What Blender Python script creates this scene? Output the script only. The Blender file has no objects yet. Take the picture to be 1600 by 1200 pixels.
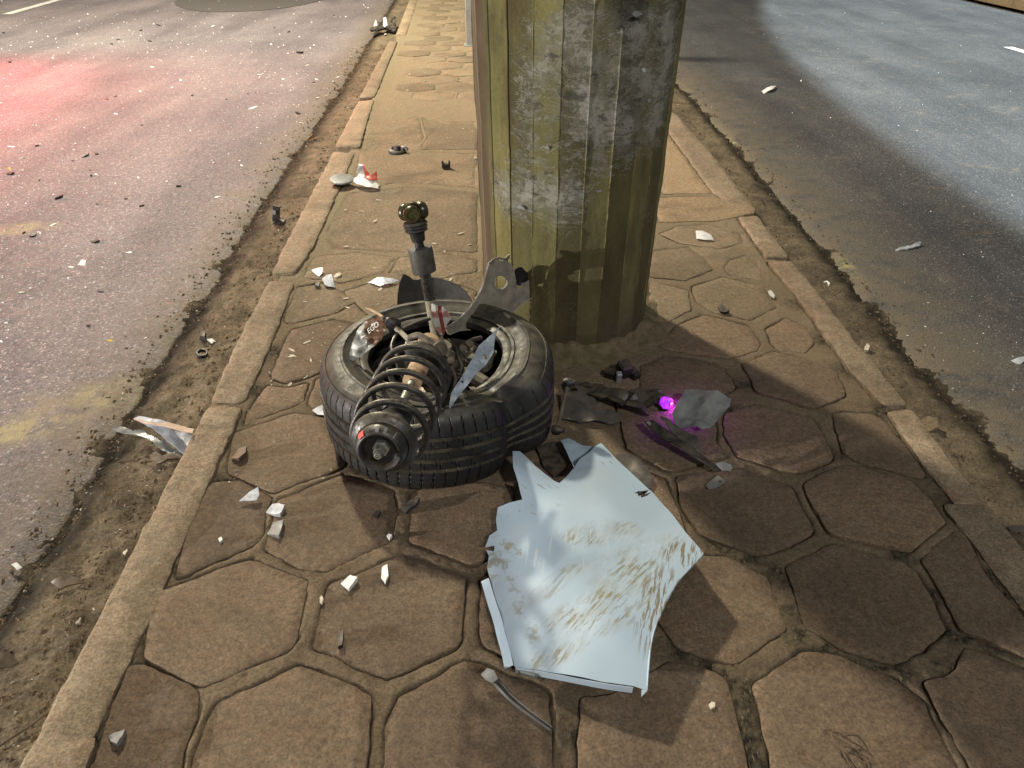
import bpy, bmesh, math, random
import numpy as np
from mathutils import Vector, Matrix, noise
from mathutils.geometry import delaunay_2d_cdt
random.seed(7)
sc = bpy.context.scene
C = sc.collection
R = math.radians

# ------------------------------------------------------------------ camera
H, TH, F = 1.4, R(32.9), 1202.0
cam = bpy.data.cameras.new('camera')
cam.sensor_width = 36.0
cam.lens = 36.0 * F / 1600.0
cam.clip_start, cam.clip_end = 0.02, 400
camo = bpy.data.objects.new('camera', cam)
C.objects.link(camo)
camo.location = (0, 0, H)
camo.rotation_euler = (R(90) - TH, 0, 0)
sc.camera = camo

# ------------------------------------------------------------------ night light
w = bpy.data.worlds.new('World'); sc.world = w; w.use_nodes = True
bg = w.node_tree.nodes['Background']
bg.inputs[0].default_value = (0.88, 0.92, 0.95, 1)
bg.inputs[1].default_value = 0.125
def lamp(name, typ, loc, power, col, radius=0.1, target=None, cone=None, blend=0.3):
    l = bpy.data.lights.new(name, typ); l.energy = power; l.color = col; l.shadow_soft_size = radius
    if typ == 'SPOT': l.spot_size = cone; l.spot_blend = blend
    o = bpy.data.objects.new(name, l); C.objects.link(o); o.location = loc
    if target is not None:
        o.rotation_euler = (Vector(target) - Vector(loc)).to_track_quat('-Z', 'Y').to_euler()
    return o
lamp('street_lamp_light', 'POINT', (-3.9, 9.2, 6.3), 5200, (1.0, 0.90, 0.68), 0.24)
lamp('vehicle_headlamp_light', 'SPOT', (-8.8, -0.55, 0.85), 4300, (1.0, 0.93, 0.83), 0.07, (-1.0, 2.6, 0.2), R(110), 0.5)
lamp('cold_cone_light', 'SPOT', (33.0, 6.0, 45.0), 310000, (0.84, 0.96, 1.0), 0.12, (32.7, 5.0, -0.1), R(67.3), 0.006)  # added unseen spot; its cone edge forms the shade line on the right road
lamp('tail_lamp_light', 'SPOT', (-6.8, 7.0, 1.1), 2700, (1.0, 0.04, 0.07), 0.08, (-5.9, 6.8, -0.1), R(112), 0.9)
lamp('overhead_fill_light', 'POINT', (3.5, -7.5, 9.0), 2700, (1.0, 0.97, 0.90), 0.5)  # added fill behind the camera, lifts the shaded foreground
vs = sc.view_settings
vs.view_transform = 'Standard'; vs.look = 'None'; vs.exposure = 0.15; vs.gamma = 1.0; vs.use_curve_mapping = False

# ------------------------------------------------------------------ helpers
cT, sT = math.cos(TH), math.sin(TH)
def ray(px, py):
    u = (px - 800) / F; v = (600 - py) / F
    return Vector((u, cT + v * sT, -sT + v * cT))
def P(px, py, z=0.0):
    d = ray(px, py); t = (z - H) / d.z
    return Vector((d.x * t, d.y * t, z))
def PY(px, py, Y):
    d = ray(px, py); t = Y / d.y
    return Vector((d.x * t, Y, H + d.z * t))
def PD(px, py, t):
    d = ray(px, py)
    return Vector((d.x * t, d.y * t, H + d.z * t))
def fb(x, y, z=0.0, s=1.0, o=4):
    return noise.fractal(Vector((x * s, y * s, z * s)), 1.0, 2.0, o)
WL = {}
def link(o, loc, parent):
    C.objects.link(o)
    WL[o.name] = Vector(loc)
    if parent is not None:
        o.parent = parent
        o.location = Vector(loc) - WL[parent.name]
    else:
        o.location = loc
    return o
def tag(o, label=None, cat=None, group=None, kind=None):
    if label: o['label'] = label
    if cat: o['category'] = cat
    if group: o['group'] = group
    if kind: o['kind'] = kind
    return o
def empty(name, loc, label, cat, group=None):
    o = bpy.data.objects.new(name, None); o.empty_display_size = 0.1
    link(o, loc, None)
    return tag(o, label, cat, group)
def mesh(name, verts, faces, mat, parent=None, origin=None, smooth=True, sharp=None):
    verts = [Vector(v) for v in verts]
    if origin is None:
        n = len(verts); mn = min(v.z for v in verts)
        origin = Vector((sum(v.x for v in verts) / n, sum(v.y for v in verts) / n, mn))
    origin = Vector(origin)
    me = bpy.data.meshes.new(name)
    me.from_pydata([tuple(v - origin) for v in verts], [], faces)
    if smooth:
        me.polygons.foreach_set('use_smooth', [True] * len(me.polygons))
        if sharp: me.set_sharp_from_angle(angle=R(sharp))
    me.materials.append(mat)
    me.update()
    o = bpy.data.objects.new(name, me)
    return link(o, origin, parent)
def frame(d):
    d = Vector(d).normalized()
    a = Vector((0, 0, 1)) if abs(d.z) < 0.9 else Vector((1, 0, 0))
    x = d.cross(a).normalized(); y = d.cross(x).normalized()
    return x, y, d
class MB:
    def __init__(s): s.v = []; s.f = []
    def add(s, v, f):
        b = len(s.v); s.v += [Vector(q) for q in v]; s.f += [tuple(i + b for i in q) for q in f]; return s
    def lathe(s, p0, axis, prof, n=32, a0=0.0, a1=None, jit=0.0):
        """prof: list of (distance along axis, radius)."""
        x, y, d = frame(axis); p0 = Vector(p0)
        full = a1 is None
        m = n if full else n + 1
        vs_ = []; fs = []
        for (h, r) in prof:
            for k in range(m):
                a = (2 * math.pi * k / n) if full else a0 + (a1 - a0) * k / n
                rr = r * (1 + jit * noise.noise(Vector((math.cos(a) * 3, math.sin(a) * 3, h * 20))))
                vs_.append(p0 + d * h + (x * math.cos(a) + y * math.sin(a)) * rr)
        for i in range(len(prof) - 1):
            for k in range(n):
                k2 = (k + 1) % m
                fs.append((i * m + k, i * m + k2, (i + 1) * m + k2, (i + 1) * m + k))
        return s.add(vs_, fs)
    def tube(s, pts, r, n=10, cap=True):
        pts = [Vector(p) for p in pts]; L = len(pts)
        rs = r if isinstance(r, (list, tuple)) else [r] * L
        t0 = (pts[1] - pts[0]).normalized(); x, y, _ = frame(t0)
        vs_ = []; fs = []
        for i, p in enumerate(pts):
            t = (pts[min(i + 1, L - 1)] - pts[max(i - 1, 0)]).normalized()
            x = (x - t * x.dot(t)).normalized(); y = t.cross(x)
            for k in range(n):
                a = 2 * math.pi * k / n
                vs_.append(p + (x * math.cos(a) + y * math.sin(a)) * rs[i])
        for i in range(L - 1):
            for k in range(n):
                k2 = (k + 1) % n
                fs.append((i * n + k, i * n + k2, (i + 1) * n + k2, (i + 1) * n + k))
        if cap:
            fs.append(tuple(range(n - 1, -1, -1))); fs.append(tuple((L - 1) * n + k for k in range(n)))
        return s.add(vs_, fs)
    def box(s, c, sx, sy, sz, rot=None, bev=0.12):
        bm = bmesh.new(); bmesh.ops.create_cube(bm, size=1.0)
        bmesh.ops.scale(bm, vec=(sx, sy, sz), verts=bm.verts)
        if bev: bmesh.ops.bevel(bm, geom=bm.edges[:], offset=bev * min(sx, sy, sz), segments=1, affect='EDGES')
        M_ = Matrix.Translation(c) @ (rot.to_4x4() if rot else Matrix())
        bm.verts.index_update()
        s.add([M_ @ v.co for v in bm.verts], [tuple(v.index for v in f.verts) for f in bm.faces]); bm.free()
        return s
    def build(s, name, mat, parent=None, origin=None, smooth=True, sharp=35):
        return mesh(name, s.v, s.f, mat, parent, origin, smooth, sharp)
def spline(pts, n=6):
    pts = [Vector(p) for p in pts]; out = []
    for i in range(len(pts) - 1):
        p0 = pts[max(i - 1, 0)]; p1 = pts[i]; p2 = pts[i + 1]; p3 = pts[min(i + 2, len(pts) - 1)]
        for k in range(n):
            t = k / n
            out.append(0.5 * ((2 * p1) + (p2 - p0) * t + (2 * p0 - 5 * p1 + 4 * p2 - p3) * t * t + (3 * p1 - p0 - 3 * p2 + p3) * t ** 3))
    out.append(pts[-1]); return out
def refine(poly, step, jit=0.0, seed=0.0, rnd=0.0):
    """outline (2D) resampled, corners cut, edges roughened."""
    pts = [Vector((p[0], p[1])) for p in poly]
    if rnd:
        q = []; n = len(pts)
        for i in range(n):
            a, b, c = pts[i - 1], pts[i], pts[(i + 1) % n]
            ra = min(rnd, 0.35 * (a - b).length); rc = min(rnd, 0.35 * (c - b).length)
            pa = b + (a - b).normalized() * ra; pc = b + (c - b).normalized() * rc
            q += [pa, (pa + pc) * 0.25 + b * 0.5, pc]
        pts = q
    out = []; n = len(pts)
    for i in range(n):
        a, b = pts[i], pts[(i + 1) % n]; d = b - a; L = d.length
        if L < 1e-6: continue
        k = max(1, int(L / step)); nr = Vector((-d.y, d.x)) / L
        for j in range(k):
            p = a + d * (j / k)
            if jit:
                p = p + nr * jit * (noise.noise(Vector((p.x * 14 + seed, p.y * 14, seed))) + 0.6 * noise.noise(Vector((p.x * 45, p.y * 45 + seed, seed))))
            out.append(p)
    return out
def inside(poly, x, y):
    c = False; j = len(poly) - 1
    for i in range(len(poly)):
        a, b = poly[i], poly[j]
        if (a[1] > y) != (b[1] > y) and x < (b[0] - a[0]) * (y - a[1]) / (b[1] - a[1]) + a[0]: c = not c
        j = i
    return c
def fill(poly, step):
    """triangulate an outline with interior points; returns verts2d, faces, n_boundary."""
    xs = [p[0] for p in poly]; ys = [p[1] for p in poly]
    pts = [Vector((p[0], p[1])) for p in poly]; n = len(pts)
    cx, cy = sum(xs) / n, sum(ys) / n
    small = [(cx + (p[0] - cx) * 0.93, cy + (p[1] - cy) * 0.93) for p in poly]
    x = min(xs) + step * 0.5; row = 0
    rng = random.Random(n * 31 + int(abs(cx) * 1000))
    while x < max(xs):
        y = min(ys) + (0.25 if row % 2 else 0.75) * step
        while y < max(ys):
            qx = x + rng.uniform(-.25, .25) * step; qy = y + rng.uniform(-.25, .25) * step
            if inside(small, qx, qy): pts.append(Vector((qx, qy)))
            y += step
        x += step; row += 1
    v, e, f, ov, oe, of = delaunay_2d_cdt(pts, [], [list(range(n))], 1, 1e-6)
    idx = {}
    for i, o in enumerate(ov):
        for q in o:
            if q < n: idx[q] = i
    return v, [list(q) for q in f], [idx[i] for i in range(n) if i in idx]
def sheet(name, outline, zf, thick, mat, parent=None, step=0.012, jit=0.0, rough=0.0015, hole=None, px=True, plane=None, rnd=0.0, crumple=0.0, seed=0.0, origin=None):
    """thin panel of real thickness. outline in photo pixels on the ground (px) or metres; zf gives its height there."""
    if px:
        z0 = 0.0
        pts = []
        for (a, b) in outline:
            q = P(a, b, 0.0); z = zf(q.x, q.y); q = P(a, b, z); z = zf(q.x, q.y); q = P(a, b, z); pts.append((q.x, q.y))
    else: pts = outline
    pts = refine(pts, step, jit, seed, rnd)
    v, f, bd = fill(pts, step)
    if hole: f = [q for q in f if not any(((sum(v[i].x for i in q) / 3 - h[0]) / h[2]) ** 2 + ((sum(v[i].y for i in q) / 3 - h[1]) / h[3]) ** 2 < 1 for h in hole)]
    V = []
    for p in v:
        z = zf(p.x, p.y)
        if crumple: z += crumple * fb(p.x, p.y, seed, 22, 3)
        V.append(Vector((p.x, p.y, z)))
    return shell(name, V, f, thick, mat, parent, plane, origin)
def shell(name, V, f, thick, mat, parent=None, xf=None, origin=None):
    if xf: V = [xf(q) for q in V]
    bm = bmesh.new(); bv = [bm.verts.new(q) for q in V]
    for q in f:
        try: bm.faces.new([bv[i] for i in q])
        except ValueError: pass
    for q in [q for q in bm.verts if not q.link_faces]: bm.verts.remove(q)
    bmesh.ops.recalc_face_normals(bm, faces=bm.faces)
    bm.normal_update(); bm.verts.index_update()
    top = [q.co.copy() for q in bm.verts]; nr = [q.normal.copy() for q in bm.verts]; n = len(top)
    F_ = [tuple(q.index for q in fc.verts) for fc in bm.faces]
    be = [(e.verts[0].index, e.verts[1].index, e.link_faces[0]) for e in bm.edges if len(e.link_faces) == 1]
    W = top + [a - b * thick for a, b in zip(top, nr)]
    F2 = F_ + [tuple(i + n for i in reversed(q)) for q in F_]
    for a, b, fc in be:
        ids = [q.index for q in fc.verts]; k = ids.index(a)
        if ids[(k + 1) % len(ids)] != b: a, b = b, a
        F2.append((b, a, a + n, b + n))
    bm.free()
    return mesh(name, W, F2, mat, parent, origin, True, 40)

# ------------------------------------------------------------------ materials
def rgb(c): return (c[0], c[1], c[2], 1)
class NT:
    def __init__(s, name):
        s.m = bpy.data.materials.new(name); s.m.use_nodes = True
        s.n = s.m.node_tree.nodes; s.l = s.m.node_tree.links
        s.b = s.n['Principled BSDF']; s.geo = s.n.new('ShaderNodeNewGeometry'); s.pos = s.geo.outputs['Position']
        tc = s.n.new('ShaderNodeTexCoord'); s.obj = tc.outputs['Object']
    def put(s, sock, v):
        if hasattr(v, 'links') or isinstance(v, bpy.types.NodeSocket): s.l.new(v, sock)
        elif isinstance(v, (tuple, list)) and sock.type == 'RGBA' and len(v) == 3: sock.default_value = rgb(v)
        else: sock.default_value = v
    def noise(s, scale, detail=4, rough=0.55, vec=None, dist=0.0):
        t = s.n.new('ShaderNodeTexNoise'); s.put(t.inputs['Vector'], vec or s.pos)
        t.inputs['Scale'].default_value = scale; t.inputs['Detail'].default_value = detail
        t.inputs['Roughness'].default_value = rough; t.inputs['Distortion'].default_value = dist
        return t.outputs['Fac']
    def vor(s, scale, feat='F1', vec=None, out='Distance', rnd=1.0):
        t = s.n.new('ShaderNodeTexVoronoi'); t.feature = feat; s.put(t.inputs['Vector'], vec or s.pos)
        t.inputs['Scale'].default_value = scale; t.inputs['Randomness'].default_value = rnd
        return t.outputs[out]
    def mapv(s, loc=(0, 0, 0), rot=(0, 0, 0), scale=(1, 1, 1), vec=None, typ='POINT'):
        t = s.n.new('ShaderNodeMapping'); t.vector_type = typ; s.put(t.inputs['Vector'], vec or s.pos)
        t.inputs['Location'].default_value = loc; t.inputs['Rotation'].default_value = rot; t.inputs['Scale'].default_value = scale
        return t.outputs[0]
    def ramp(s, fac, a, b, lo=0.0, hi=1.0):
        t = s.n.new('ShaderNodeMapRange'); t.interpolation_type = 'SMOOTHSTEP'; s.put(t.inputs[0], fac)
        t.inputs[1].default_value = a; t.inputs[2].default_value = b; t.inputs[3].default_value = lo; t.inputs[4].default_value = hi
        return t.outputs[0]
    def math(s, op, a, b=0.0):
        t = s.n.new('ShaderNodeMath'); t.operation = op; s.put(t.inputs[0], a); s.put(t.inputs[1], b); return t.outputs[0]
    def mix(s, fac, a, b, typ='MIX'):
        t = s.n.new('ShaderNodeMix'); t.data_type = 'RGBA'; t.blend_type = typ
        s.put(t.inputs[0], fac); s.put(t.inputs[6], a); s.put(t.inputs[7], b); return t.outputs[2]
    def xyz(s, vec=None):
        t = s.n.new('ShaderNodeSeparateXYZ'); s.put(t.inputs[0], vec or s.pos); return t.outputs
    def blob(s, c, rx, ry, rot=0.0):
        """soft ellipse in world XY: 1 at its middle, 0 at its rim."""
        v = s.mapv(loc=(c[0], c[1], 0), rot=(0, 0, rot), scale=(rx, ry, 1000.0), typ='TEXTURE')
        t = s.n.new('ShaderNodeTexGradient'); t.gradient_type = 'SPHERICAL'; s.put(t.inputs[0], v); return t.outputs['Fac']
    def attr(s, name):
        t = s.n.new('ShaderNodeAttribute'); t.attribute_name = name; return t.outputs['Fac']
    def bump(s, h, strength=0.5, dist=0.01, prev=None):
        t = s.n.new('ShaderNodeBump'); t.inputs['Strength'].default_value = strength; t.inputs['Distance'].default_value = dist
        s.put(t.inputs['Height'], h)
        if prev: s.put(t.inputs['Normal'], prev)
        return t.outputs[0]
    def fin(s, col, rough=0.8, normal=None, metal=0.0, spec=0.35, **kw):
        s.put(s.b.inputs['Base Color'], col); s.put(s.b.inputs['Roughness'], rough)
        s.put(s.b.inputs['Metallic'], metal); s.put(s.b.inputs['Specular IOR Level'], spec)
        if normal: s.put(s.b.inputs['Normal'], normal)
        for k, v in kw.items(): s.put(s.b.inputs[k.replace('_', ' ')], v)
        return s.m

def m_paver(name, ca, cb, cc):
    t = NT(name)
    oi = t.n.new('ShaderNodeObjectInfo').outputs['Random']
    big = t.ramp(t.noise(3.1, 5, 0.6), 0.35, 0.68)
    mid = t.ramp(t.noise(16, 6, 0.65), 0.38, 0.66)
    fine = t.noise(170, 5, 0.7)
    c = t.mix(big, ca, cb); c = t.mix(t.math('MULTIPLY', mid, 0.55), c, cc)
    c = t.mix(0.75, c, t.mix(oi, (0.76, 0.74, 0.72), (1.18, 1.13, 1.08)), 'MULTIPLY')
    c = t.mix(0.85, c, t.mix(t.ramp(fine, 0.32, 0.68), (0.60, 0.58, 0.56), (1.30, 1.28, 1.25)), 'MULTIPLY')
    c = t.mix(t.math('MULTIPLY', t.ramp(t.noise(2.3, 6, 0.7, None, 0.6), 0.50, 0.66), 0.42), c, (0.085, 0.066, 0.046))
    sp = t.ramp(t.noise(48, 3, 0.6), 0.66, 0.74)
    c = t.mix(t.math('MULTIPLY', sp, 0.45), c, (0.035, 0.028, 0.022))
    gr = t.ramp(t.vor(120), 0.0, 0.13, 1.0, 0.0)
    gate = t.ramp(t.noise(9, 2), 0.52, 0.62)
    c = t.mix(t.math('MULTIPLY', t.math('MULTIPLY', gr, gate), 0.7), c, (0.62, 0.56, 0.45))
    c = t.mix(0.6, c, t.mix(t.ramp(t.noise(62, 5, 0.7), 0.34, 0.66), (0.66, 0.65, 0.63), (1.24, 1.23, 1.2)), 'MULTIPLY')
    pit = t.math('MULTIPLY', t.ramp(t.vor(95), 0.10, 0.22, 1.0, 0.0), t.ramp(t.noise(15, 3, 0.6), 0.46, 0.60))
    c = t.mix(t.math('MULTIPLY', pit, 0.55), c, (0.045, 0.035, 0.025))
    nb = t.bump(t.noise(20, 9, 0.74), 0.8, 0.016)
    nb = t.bump(t.noise(140, 6, 0.8), 0.9, 0.0048, nb)
    nb = t.bump(pit, -0.6, 0.004, nb)
    return t.fin(c, t.ramp(fine, 0.2, 0.8, 0.72, 0.95), nb, spec=0.28)
m_pave = m_paver('paver_stone', (0.180, 0.138, 0.097), (0.246, 0.191, 0.136), (0.214, 0.144, 0.098))
m_pave_far = m_paver('dusty_paver_stone', (0.215, 0.178, 0.122), (0.275, 0.230, 0.160), (0.245, 0.182, 0.120))
m_kerb = m_paver('kerb_concrete', (0.265, 0.218, 0.158), (0.36, 0.300, 0.220), (0.285, 0.205, 0.142))
m_slab = m_paver('cement_screed', (0.30, 0.24, 0.155), (0.34, 0.265, 0.17), (0.31, 0.22, 0.14))

def m_soil():
    t = NT('sandy_dirt')
    c = t.mix(t.ramp(t.noise(5, 6, 0.65), 0.35, 0.65), (0.112, 0.092, 0.065), (0.200, 0.163, 0.114))
    c = t.mix(0.9, c, t.mix(t.ramp(t.noise(120, 5, 0.75), 0.3, 0.7), (0.5, 0.48, 0.45), (1.4, 1.35, 1.3)), 'MULTIPLY')
    c = t.mix(t.attr('edge_dark'), c, (0.022, 0.018, 0.014))
    gr = t.math('MULTIPLY', t.ramp(t.vor(95), 0.0, 0.16, 1.0, 0.0), t.ramp(t.noise(13, 2), 0.5, 0.6))
    c = t.mix(t.math('MULTIPLY', gr, 0.7), c, (0.48, 0.42, 0.33))
    nb = t.bump(t.noise(40, 6, 0.75), 0.8, 0.012)
    nb = t.bump(t.noise(260, 4, 0.75), 0.9, 0.004, nb)
    return t.fin(c, 0.95, nb, spec=0.15)
m_dirt = m_soil()
def m_bed():
    t = NT('joint_mortar')
    c = t.mix(t.ramp(t.noise(4, 5, 0.6), 0.35, 0.68), (0.150, 0.116, 0.080), (0.222, 0.172, 0.119))
    c = t.mix(t.attr('dusty'), c, (0.265, 0.220, 0.150))
    c = t.mix(0.85, c, t.mix(t.ramp(t.noise(150, 5, 0.75), 0.3, 0.7), (0.55, 0.53, 0.5), (1.3, 1.27, 1.22)), 'MULTIPLY')
    c = t.mix(t.math('MULTIPLY', t.attr('crack'), 0.9), c, (0.030, 0.024, 0.018))
    straw = t.ramp(t.noise(300, 2, 0.5, t.mapv(scale=(1.0, 0.22, 1))), 0.60, 0.68)
    moss = t.mix(t.math('MULTIPLY', straw, 0.5), t.mix(t.ramp(t.noise(90, 4, 0.7), 0.4, 0.62), (0.020, 0.018, 0.013), (0.075, 0.062, 0.040)), (0.30, 0.25, 0.16))
    c = t.mix(t.attr('moss'), c, moss)
    gr = t.math('MULTIPLY', t.ramp(t.vor(130), 0.0, 0.14, 1.0, 0.0), t.ramp(t.noise(9, 2), 0.5, 0.6))
    c = t.mix(t.math('MULTIPLY', gr, 0.65), c, (0.6, 0.54, 0.44))
    nb = t.bump(t.noise(60, 6, 0.75), 0.8, 0.008)
    nb = t.bump(t.noise(300, 4, 0.75), 0.85, 0.003, nb)
    return t.fin(c, 0.95, nb, spec=0.15)
m_joint = m_bed()
def m_asphalt(name, ca, cb, agg, dusty):
    t = NT(name)
    c = t.mix(t.ramp(t.noise(0.9, 5, 0.6), 0.35, 0.65), ca, cb)
    cell = t.vor(150, 'F1', None, 'Color')
    bw = t.n.new('ShaderNodeRGBToBW'); t.put(bw.inputs[0], cell)
    c = t.mix(0.9, c, t.mix(t.ramp(bw.outputs[0], 0.2, 0.85), (0.68, 0.68, 0.69), (1.34, 1.32, 1.28)), 'MULTIPLY')
    c = t.mix(t.math('MULTIPLY', t.ramp(bw.outputs[0], 0.82, 0.88), 0.45), c, agg)
    c = t.mix(0.8, c, t.mix(t.noise(34, 5, 0.7), (0.75, 0.74, 0.73), (1.25, 1.24, 1.22)), 'MULTIPLY')
    c = t.mix(0.8, c, t.mix(t.ramp(t.noise(2.2, 5, 0.6, t.mapv(scale=(1, 0.16, 1))), 0.32, 0.68), (0.72, 0.71, 0.72), (1.22, 1.2, 1.18)), 'MULTIPLY')
    c = t.mix(t.math('MULTIPLY', t.ramp(t.noise(5.5, 6, 0.7), 0.55, 0.72), 0.35), c, (0.19, 0.155, 0.115))
    for (cc, rx, ry, rot, col, k) in dusty:
        g = t.math('MULTIPLY', t.ramp(t.blob(cc, rx, ry, rot), 0.0, 0.6), t.ramp(t.noise(11, 6, 0.7), 0.36, 0.62))
        c = t.mix(t.math('MULTIPLY', g, k), c, col)
    d = t.math('MULTIPLY', t.attr('dust'), t.ramp(t.noise(8, 6, 0.7), 0.25, 0.6))
    c = t.mix(t.math('MULTIPLY', d, 1.0), c, (0.145, 0.116, 0.082))
    nb = t.bump(t.vor(150), 0.7, 0.0035)
    nb = t.bump(t.noise(420, 3, 0.7), 0.45, 0.0015, nb)
    nb = t.bump(t.noise(7, 4, 0.6), 0.25, 0.01, nb)
    return t.fin(c, t.ramp(t.noise(60, 3), 0.3, 0.7, 0.62, 0.9), nb, spec=0.4)
def pxy(a, b, z=-0.08): q = P(a, b, z); return (q.x, q.y)
yel = (0.46, 0.40, 0.17)
m_roadl = m_asphalt('asphalt_old', (0.132, 0.115, 0.130), (0.170, 0.150, 0.164), (0.55, 0.51, 0.48),
    [(pxy(205, 612), 0.24, 0.12, 0.35, yel, 0.8), (pxy(40, 672), 0.26, 0.07, 0.5, yel, 0.85), (pxy(20, 360), 0.3, 0.12, 0.3, yel, 0.35), (pxy(130, 640), 0.55, 0.22, 0.4, (0.27, 0.22, 0.13), 0.6)])
m_roadr = m_asphalt('asphalt_dark', (0.047, 0.050, 0.054), (0.066, 0.069, 0.073), (0.26, 0.25, 0.24),
    [(pxy(1125, 205), 0.06, 0.75, 0.05, yel, 0.75), (pxy(1320, 415), 0.05, 0.30, 0.06, yel, 0.7), (pxy(1195, 300), 0.05, 0.3, 0.06, yel, 0.45)])
def m_plain(name, ca, cb=None, rough=0.6, metal=0.0, ns=18, bs=0.3, bd=0.002, spec=0.4, dust=0.0, dustc=(0.20, 0.155, 0.10), speck=0.0, **kw):
    t = NT(name); cb = cb or tuple(min(1, q * 1.35 + 0.01) for q in ca)
    c = t.mix(t.ramp(t.noise(ns, 6, 0.65), 0.32, 0.68), ca, cb)
    c = t.mix(0.5, c, t.mix(t.noise(ns * 9, 4, 0.7), (0.7, 0.7, 0.7), (1.3, 1.3, 1.3)), 'MULTIPLY')
    r = t.ramp(t.noise(ns * 3, 4), 0.3, 0.7, max(0.05, rough - 0.12), min(1, rough + 0.14))
    if dust:
        nz = t.xyz(t.geo.outputs['Normal'])[2]
        d = t.math('MULTIPLY', t.math('MULTIPLY', t.ramp(nz, 0.35, 0.97), t.ramp(t.noise(ns * 1.3, 6, 0.7), 0.30, 0.62)), dust)
        c = t.mix(d, c, dustc)
    if speck:
        c = t.mix(t.math('MULTIPLY', t.ramp(t.noise(ns * 4, 3, 0.6), 0.62, 0.70), speck), c, (0.03, 0.025, 0.02))
    nb = t.bump(t.noise(ns * 5, 5, 0.7), bs, bd)
    return t.fin(c, r, nb, metal, spec, **kw)
m_rubber = m_plain('tyre_rubber', (0.009, 0.009, 0.010), (0.018, 0.018, 0.018), 0.58, 0, 14, 0.35, 0.0015, 0.45, dust=0.62, dustc=(0.120, 0.104, 0.068))
m_boot = m_plain('black_rubber', (0.007, 0.007, 0.008), (0.015, 0.015, 0.016), 0.5, 0, 30, 0.2, 0.001, 0.5, dust=0.35)
m_spring = m_plain('spring_steel_coating', (0.010, 0.010, 0.011), (0.036, 0.034, 0.030), 0.45, 0.2, 45, 0.4, 0.001, 0.5, dust=0.75, dustc=(0.21, 0.175, 0.12), speck=0.9)
m_cast = m_plain('dusty_cast_metal', (0.060, 0.051, 0.038), (0.135, 0.113, 0.082), 0.7, 0.15, 40, 0.5, 0.0015, 0.4, speck=0.8)
m_shaft = m_plain('drive_shaft_metal', (0.19, 0.165, 0.12), (0.28, 0.245, 0.18), 0.55, 0.05, 40, 0.3, 0.001, 0.5, speck=0.5)
m_oiled = m_plain('oily_black_steel', (0.020, 0.019, 0.010), (0.075, 0.062, 0.022), 0.30, 0.3, 30, 0.1, 0.001, 0.6)
m_arm = m_plain('stamped_steel', (0.20, 0.19, 0.16), (0.33, 0.305, 0.245), 0.5, 0.1, 24, 0.4, 0.001, 0.5, speck=0.75)
m_silver = m_plain('bent_bright_steel', (0.30, 0.36, 0.43), (0.50, 0.56, 0.62), 0.30, 0.55, 16, 0.3, 0.0015, 0.5, speck=0.3)
m_rim = m_plain('dark_wheel_barrel', (0.014, 0.014, 0.016), (0.05, 0.05, 0.052), 0.4, 0.5, 14, 0.2, 0.001, 0.5, dust=0.2)
m_disc = m_plain('worn_brake_iron', (0.10, 0.085, 0.07), (0.17, 0.13, 0.09), 0.5, 0.6, 30, 0.3, 0.001, 0.5)
m_nut = m_plain('zinc_nut', (0.30, 0.31, 0.29), (0.45, 0.44, 0.38), 0.4, 0.8, 60, 0.2, 0.0005, 0.5)
m_rust = m_plain('rusty_tube', (0.30, 0.20, 0.12), (0.46, 0.32, 0.20), 0.75, 0.0, 40, 0.5, 0.001)
m_redp = m_plain('red_paint_mark', (0.50, 0.05, 0.04), (0.6, 0.10, 0.08), 0.6)
m_black = m_plain('black_plastic', (0.008, 0.008, 0.009), (0.022, 0.022, 0.022), 0.5, 0, 20, 0.4, 0.001, 0.45, dust=0.3)
m_grey = m_plain('dark_grey_plastic', (0.032, 0.033, 0.034), (0.062, 0.062, 0.061), 0.55, 0, 14, 0.35, 0.0015, 0.4, dust=0.3)
m_film = m_plain('grey_plastic_liner', (0.15, 0.155, 0.155), (0.23, 0.235, 0.23), 0.42, 0, 12, 0.3, 0.0015, 0.5)
m_brown = m_plain('brown_plastic', (0.055, 0.035, 0.024), (0.12, 0.08, 0.055), 0.55, 0, 30, 0.4, 0.001, dust=0.4)
m_white = m_plain('white_painted_plastic', (0.52, 0.52, 0.50), (0.72, 0.72, 0.70), 0.5, 0, 20, 0.3, 0.0008, speck=0.35)
m_pale = m_plain('pale_silver_plastic', (0.34, 0.36, 0.40), (0.55, 0.57, 0.62), 0.35, 0.1, 25, 0.3, 0.0008, speck=0.3)
m_red = m_plain('red_plastic', (0.32, 0.035, 0.028), (0.42, 0.07, 0.05), 0.4)
m_leaf = m_plain('yellow_leaf', (0.55, 0.33, 0.03), (0.72, 0.48, 0.06), 0.7)
m_twig = m_plain('dry_twig', (0.075, 0.05, 0.03), (0.13, 0.09, 0.055), 0.85)
m_stone = m_plain('pale_pebble', (0.36, 0.31, 0.24), (0.55, 0.50, 0.42), 0.85, 0, 60, 0.5, 0.001)
m_glass = m_plain('shattered_glass', (0.60, 0.60, 0.57), (0.85, 0.84, 0.80), 0.25, 0, 40, 0.1, 0.0005, 0.6)
m_steel_post = m_plain('galvanised_post', (0.27, 0.28, 0.26), (0.36, 0.37, 0.34), 0.55, 0.2, 8, 0.2, 0.001, speck=0.3)
m_line = m_plain('worn_road_paint', (0.40, 0.39, 0.37), (0.66, 0.64, 0.60), 0.75, 0, 12, 0.4, 0.002, speck=0.9)
m_mortar = m_plain('base_mortar', (0.10, 0.085, 0.045), (0.17, 0.135, 0.085), 0.95, 0, 30, 0.9, 0.006, 0.1)
m_wood_strip = m_plain('bare_brown_concrete', (0.165, 0.110, 0.062), (0.24, 0.165, 0.098), 0.9, 0, 9, 0.5, 0.003, 0.15, speck=0.6)

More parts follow.
